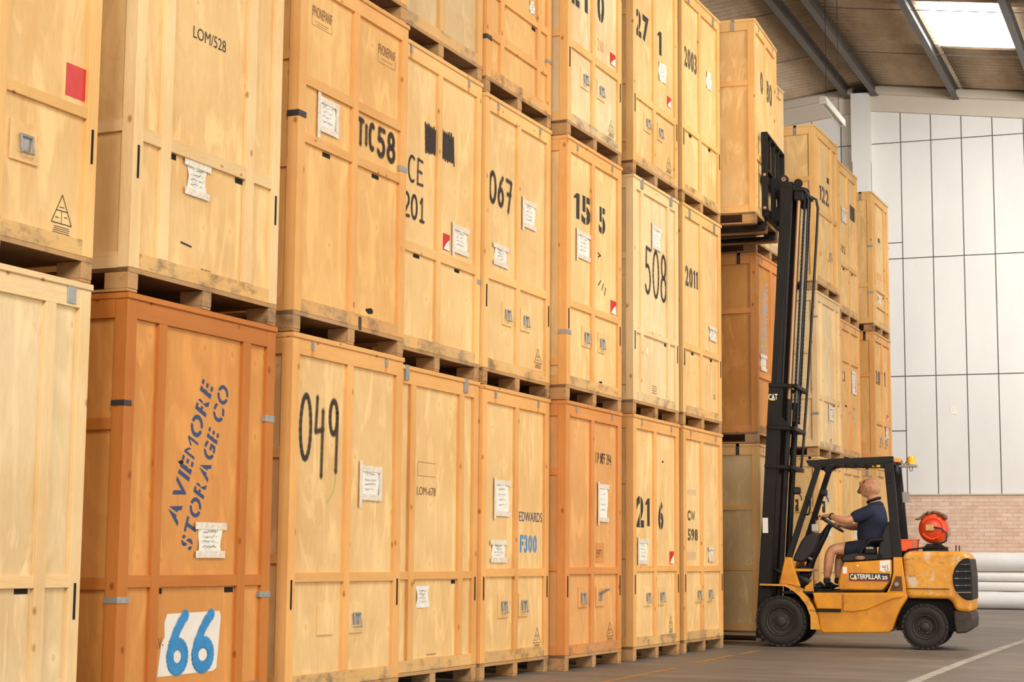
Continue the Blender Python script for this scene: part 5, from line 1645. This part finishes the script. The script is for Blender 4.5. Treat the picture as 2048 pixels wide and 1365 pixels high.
# joints (u towards the rear of the truck, v across, z above ground)
nod = [
    (0.985, .55, 1.150, .095, .110),   # 0 pelvis
    (0.965, .55, 1.235, .115, .135),   # 1 belly
    (0.965, .55, 1.360, .125, .155),   # 2 ribs
    (0.990, .55, 1.480, .110, .160),   # 3 chest
    (0.990, .55, 1.575, .070, .080),   # 4 neck base
    (0.975, .55, 1.645, .068, .066),   # 5 neck
    (0.950, .55, 1.715, .066, .062),   # 6 neck top
    # near arm
    (0.955, .40, 1.520, .070, .070),   # 7 shoulder
    (0.840, .335, 1.455, .052, .054),  # 8
    (0.710, .290, 1.395, .044, .046),  # 9 elbow
    (0.610, .325, 1.415, .041, .043),  # 10
    (0.510, .385, 1.452, .030, .030),  # 11 wrist
    (0.458, .410, 1.462, .034, .026),  # 12 palm
    # far arm
    (0.955, .70, 1.520, .070, .070),   # 13
    (0.860, .76, 1.430, .052, .054),   # 14
    (0.760, .785, 1.335, .044, .046),  # 15 elbow
    (0.680, .745, 1.340, .041, .043),  # 16
    (0.580, .690, 1.362, .029, .029),  # 17 wrist
    (0.535, .660, 1.372, .033, .025),  # 18 palm
    # near leg
    (0.880, .47, 1.110, .080, .080),   # 19 hip
    (0.700, .43, 1.085, .086, .086),   # 20
    (0.520, .41, 1.082, .064, .064),   # 21 knee
    (0.490, .41, 0.990, .060, .062),   # 22 calf
    (0.478, .41, 0.880, .054, .056),   # 23
    (0.462, .41, 0.740, .034, .036),   # 24 ankle
    # far leg
    (0.880, .63, 1.110, .080, .080),   # 25
    (0.730, .67, 1.080, .086, .086),   # 26
    (0.600, .69, 1.065, .064, .064),   # 27 knee
    (0.572, .69, 0.970, .058, .060),   # 28
    (0.556, .69, 0.860, .050, .052),   # 29
    (0.545, .69, 0.740, .034, .036),   # 30
]
edg = [(0, 1), (1, 2), (2, 3), (3, 4), (4, 5), (5, 6), (3, 7), (7, 8), (8, 9), (9, 10), (10, 11), (11, 12),
       (3, 13), (13, 14), (14, 15), (15, 16), (16, 17), (17, 18), (0, 19), (19, 20), (20, 21), (21, 22), (22, 23), (23, 24),
       (0, 25), (25, 26), (26, 27), (27, 28), (28, 29), (29, 30)]


def fingers(palm, base, out, curl, across, right):
    """five digits: four wrap over the rim along curl, thumb leaves the palm side"""
    P = Vector(nod[palm][:3])
    for i, (dl, ln) in enumerate(((-0.026, 0.9), (-0.009, 1.0), (0.009, 0.95), (0.026, 0.78))):
        k = P + Vector(out) * 0.030 + Vector(across) * dl
        a = k + (Vector(out) * 0.7 + Vector(curl) * 0.5).normalized() * 0.030 * ln
        b = a + (Vector(out) * 0.0 + Vector(curl) * 1.0).normalized() * 0.026 * ln
        c = b + (Vector(out) * -0.8 + Vector(curl) * 0.6).normalized() * 0.018 * ln
        n = len(nod)
        nod.extend([(*k, .0105), (*a, .0095), (*b, .009), (*c, .008)])
        edg.extend([(palm, n), (n, n + 1), (n + 1, n + 2), (n + 2, n + 3)])
    t0 = P - Vector(out) * 0.006 + Vector(across) * (0.026 * right)
    t1 = t0 + (Vector(across) * right * 0.5 + Vector(curl) * 0.9).normalized() * 0.026
    t2 = t1 + (Vector(out) * 0.8 + Vector(curl) * 0.4).normalized() * 0.024
    n = len(nod)
    nod.extend([(*t0, .013), (*t1, .0115), (*t2, .009)])
    edg.extend([(palm, n), (n, n + 1), (n + 1, n + 2)])


nod = [tuple(q) if len(q) == 5 else tuple(q) + (q[3],) for q in nod]
fingers(12, None, (-0.95, 0.15, -0.1), (-0.25, 0.0, -0.97), (0.12, 0.99, 0), 1)
fingers(18, None, (-0.9, -0.4, 0.1), (-0.25, 0.0, -0.97), (-0.4, 0.9, 0), -1)
body = skinned('body', nod, edg, M_SKIN, 0, 2)

# head: one surface shaped by bumps, then tilted back
HC = Vector((0.944, 0.55, 1.772 - ZO))
TL = math.radians(34)


def head_mesh():
    n, m = 48, 40
    mb = MB()

    def g(x, c, s):
        return math.exp(-((x - c) / s) ** 2)
    for i in range(m + 1):
        th = math.pi * i / m
        for k in range(n):
            a = 2 * math.pi * k / n
            dx, dy, dz = math.sin(th) * math.cos(a), math.sin(th) * math.sin(a), math.cos(th)
            x, y, z = dx * 0.100, dy * 0.077, dz * 0.122
            # cranium fuller at the back, narrower jaw below
            if z > 0:
                x *= 1.04
            if dx < 0:
                x *= 1.10
                z += -0.012 * g(dz, -0.2, .5) * abs(dx)
            if z < 0:
                f = min(1, -z / 0.12)
                y *= 1 - 0.34 * f ** 1.3
                if dx > 0:
                    x += 0.022 * f
                else:
                    x *= 1 - 0.42 * f
            front = max(0, dx) ** 2
            ay = abs(y)
            x += front * 0.036 * g(y, 0, .015) * (g(z, -0.020, .016) + .5 * g(z, 0.008, .022))   # nose
            x += front * 0.007 * g(z, 0.036, .012) * g(ay, 0.025, .03)                            # brow
            x -= front * 0.011 * g(z, 0.016, .012) * g(ay, 0.031, .015)                           # eye sockets
            x += front * 0.008 * g(z, -0.058, .008) * g(y, 0, .024)                                # lips
            x -= front * 0.004 * g(z, -0.073, .006) * g(y, 0, .03)
            x += front * 0.012 * g(z, -0.095, .018) * g(y, 0, .025)                                # chin
            y += (0.004 if dy > 0 else -0.004) * g(z, -0.012, .02) * g(x, 0.055, .03)              # cheekbones
            mb.v.append(Vector((-x, y, z)))
    for i in range(m):
        for k in range(n):
            q = i * n
            mb.f.append((q + k, q + n + k, q + n + (k + 1) % n, q + (k + 1) % n))
            mb.m.append(0)
    return mb


RT = Matrix.Rotation(TL, 4, 'Y')


def head_part(mb, name, mat, parent, smooth=True, label=None):
    for i, v in enumerate(mb.v):
        mb.v[i] = RT @ v + HC
    return mb.build(name, mat, parent, smooth=smooth, label=label)


hd = head_part(head_mesh(), 'head', M_SKIN, PR)
for s in (-1, 1):
    e = MB()
    pts = [(0.010 + 0.014 * math.cos(t) * (1 if math.sin(t) < 0.2 else 1.15), s * (0.078 + 0.010 * (0.5 + 0.5 * math.cos(t))), -0.010 + 0.031 * math.sin(t)) for t in [2 * math.pi * i / 18 for i in range(19)]]
    e.tube(pts, 0.0055, 8, cap=False)
    e.sphere((0.006, s * 0.076, -0.012), 0.013, 0.007, 0.025, 12, 8)
    head_part(e, 'ear', M_SKIN, hd)
    head_part(MB().sphere((-0.088, s * 0.030, 0.014), 0.011, 0.012, 0.010, 12, 8), 'eye', M_EYE, hd)
    head_part(MB().tube([(-0.101, s * 0.014, 0.035), (-0.104, s * 0.028, 0.039), (-0.093, s * 0.046, 0.034)], [.003, .004, .0025], 6), 'eyebrow', M_BEARD, hd)
head_part(MB().sphere((-0.106, 0, -0.058), 0.007, 0.022, 0.006, 12, 6), 'mouth', M_LIP, hd)
bd = MB()
bd.sphere((-0.078, 0, -0.104), 0.026, 0.034, 0.022, 16, 10)
bd.sphere((-0.090, 0, -0.084), 0.014, 0.030, 0.016, 14, 8)
bd.tube([(-0.094, -0.030, -0.074), (-0.102, -0.024, -0.046), (-0.113, 0, -0.042), (-0.102, 0.024, -0.046), (-0.094, 0.030, -0.074)], 0.0055, 8)
head_part(bd, 'goatee', M_BEARD, hd, label='grey-brown goatee beard')

# clothing grown around the same joints
sh = [(1.000, .55, 1.090, .165, .185), (0.950, .55, 1.220, .185, .190), (0.965, .55, 1.350, .172, .190), (1.005, .55, 1.470, .150, .190), (1.005, .55, 1.565, .110, .125), (0.990, .55, 1.625, .072, .078),
      (0.950, .385, 1.510, .088, .088), (0.850, .335, 1.460, .074, .078), (0.745, .300, 1.415, .068, .072),
      (0.950, .715, 1.510, .088, .088), (0.865, .765, 1.435, .074, .076), (0.800, .785, 1.372, .066, .068)]
skinned('polo_shirt', sh, [(0, 1), (1, 2), (2, 3), (3, 4), (4, 5), (3, 6), (6, 7), (7, 8), (3, 9), (9, 10), (10, 11)], M_NAVY, 0, 2)
MB().tube([Vector((0.980 + 0.068 * math.cos(t), .55 + 0.070 * math.sin(t), 1.634 - ZO + 0.024 * math.cos(t))) for t in [2 * math.pi * i / 24 for i in range(25)]], 0.0165, 10, cap=False).build('collar', M_COLLAR, PR, smooth=True)
so_ = [(1.015, .55, 1.120, .140, .165), (0.905, .465, 1.100, .112, .105), (0.760, .440, 1.085, .100, .096), (0.600, .420, 1.078, .092, .090),
       (0.905, .635, 1.100, .112, .105), (0.770, .665, 1.080, .098, .094), (0.660, .685, 1.068, .090, .088)]
skinned('shorts', so_, [(0, 1), (1, 2), (2, 3), (0, 4), (4, 5), (5, 6)], M_NAVY2, 0, 2)
for (u0, v0, zt, tag_) in ((0.462, .41, 0.775, 'n'), (0.545, .69, 0.775, 'f')):
    skinned('sock', [(u0 + 0.004, v0, zt, .042, .044), (u0, v0, zt - 0.05, .042, .044), (u0 - .002, v0, zt - 0.09, .044, .044)], [(0, 1), (1, 2)], M_SOCK, 0, 2)
    skinned('shoe', [(u0 + 0.02, v0, 0.665, .042, .044), (u0 - .01, v0, 0.715, .046, .046), (u0 - 0.06, v0, 0.672, .044, .046), (u0 - 0.12, v0, 0.650, .038, .046), (u0 - 0.17, v0, 0.640, .028, .038)],
            [(0, 1), (1, 2), (2, 3), (3, 4), (0, 2)][:4], M_SHOE, 1, 2)
    MB().prism([(u0 + 0.065, 0.010), (u0 + 0.065, 0.032), (u0 - 0.06, 0.030), (u0 - 0.19, 0.032), (u0 - 0.20, 0.012)], 'y', v0 - 0.045, v0 + 0.045).build('shoe_sole', M_SHOE, PR, bevel=0.01)
wr = Vector((0.512, .384, 1.452 - ZO))
ax = (Vector((0.61, .325, 1.415)) - Vector((0.51, .385, 1.452))).normalized()
pa = ax.orthogonal().normalized()
pb = ax.cross(pa)
MB().tube([wr + ax * 0.02 + (pa * math.cos(t) + pb * math.sin(t)) * 0.034 for t in [2 * math.pi * i / 20 for i in range(21)]], 0.009, 8, cap=False).build('wrist_watch', M_COLLAR, PR, smooth=True)
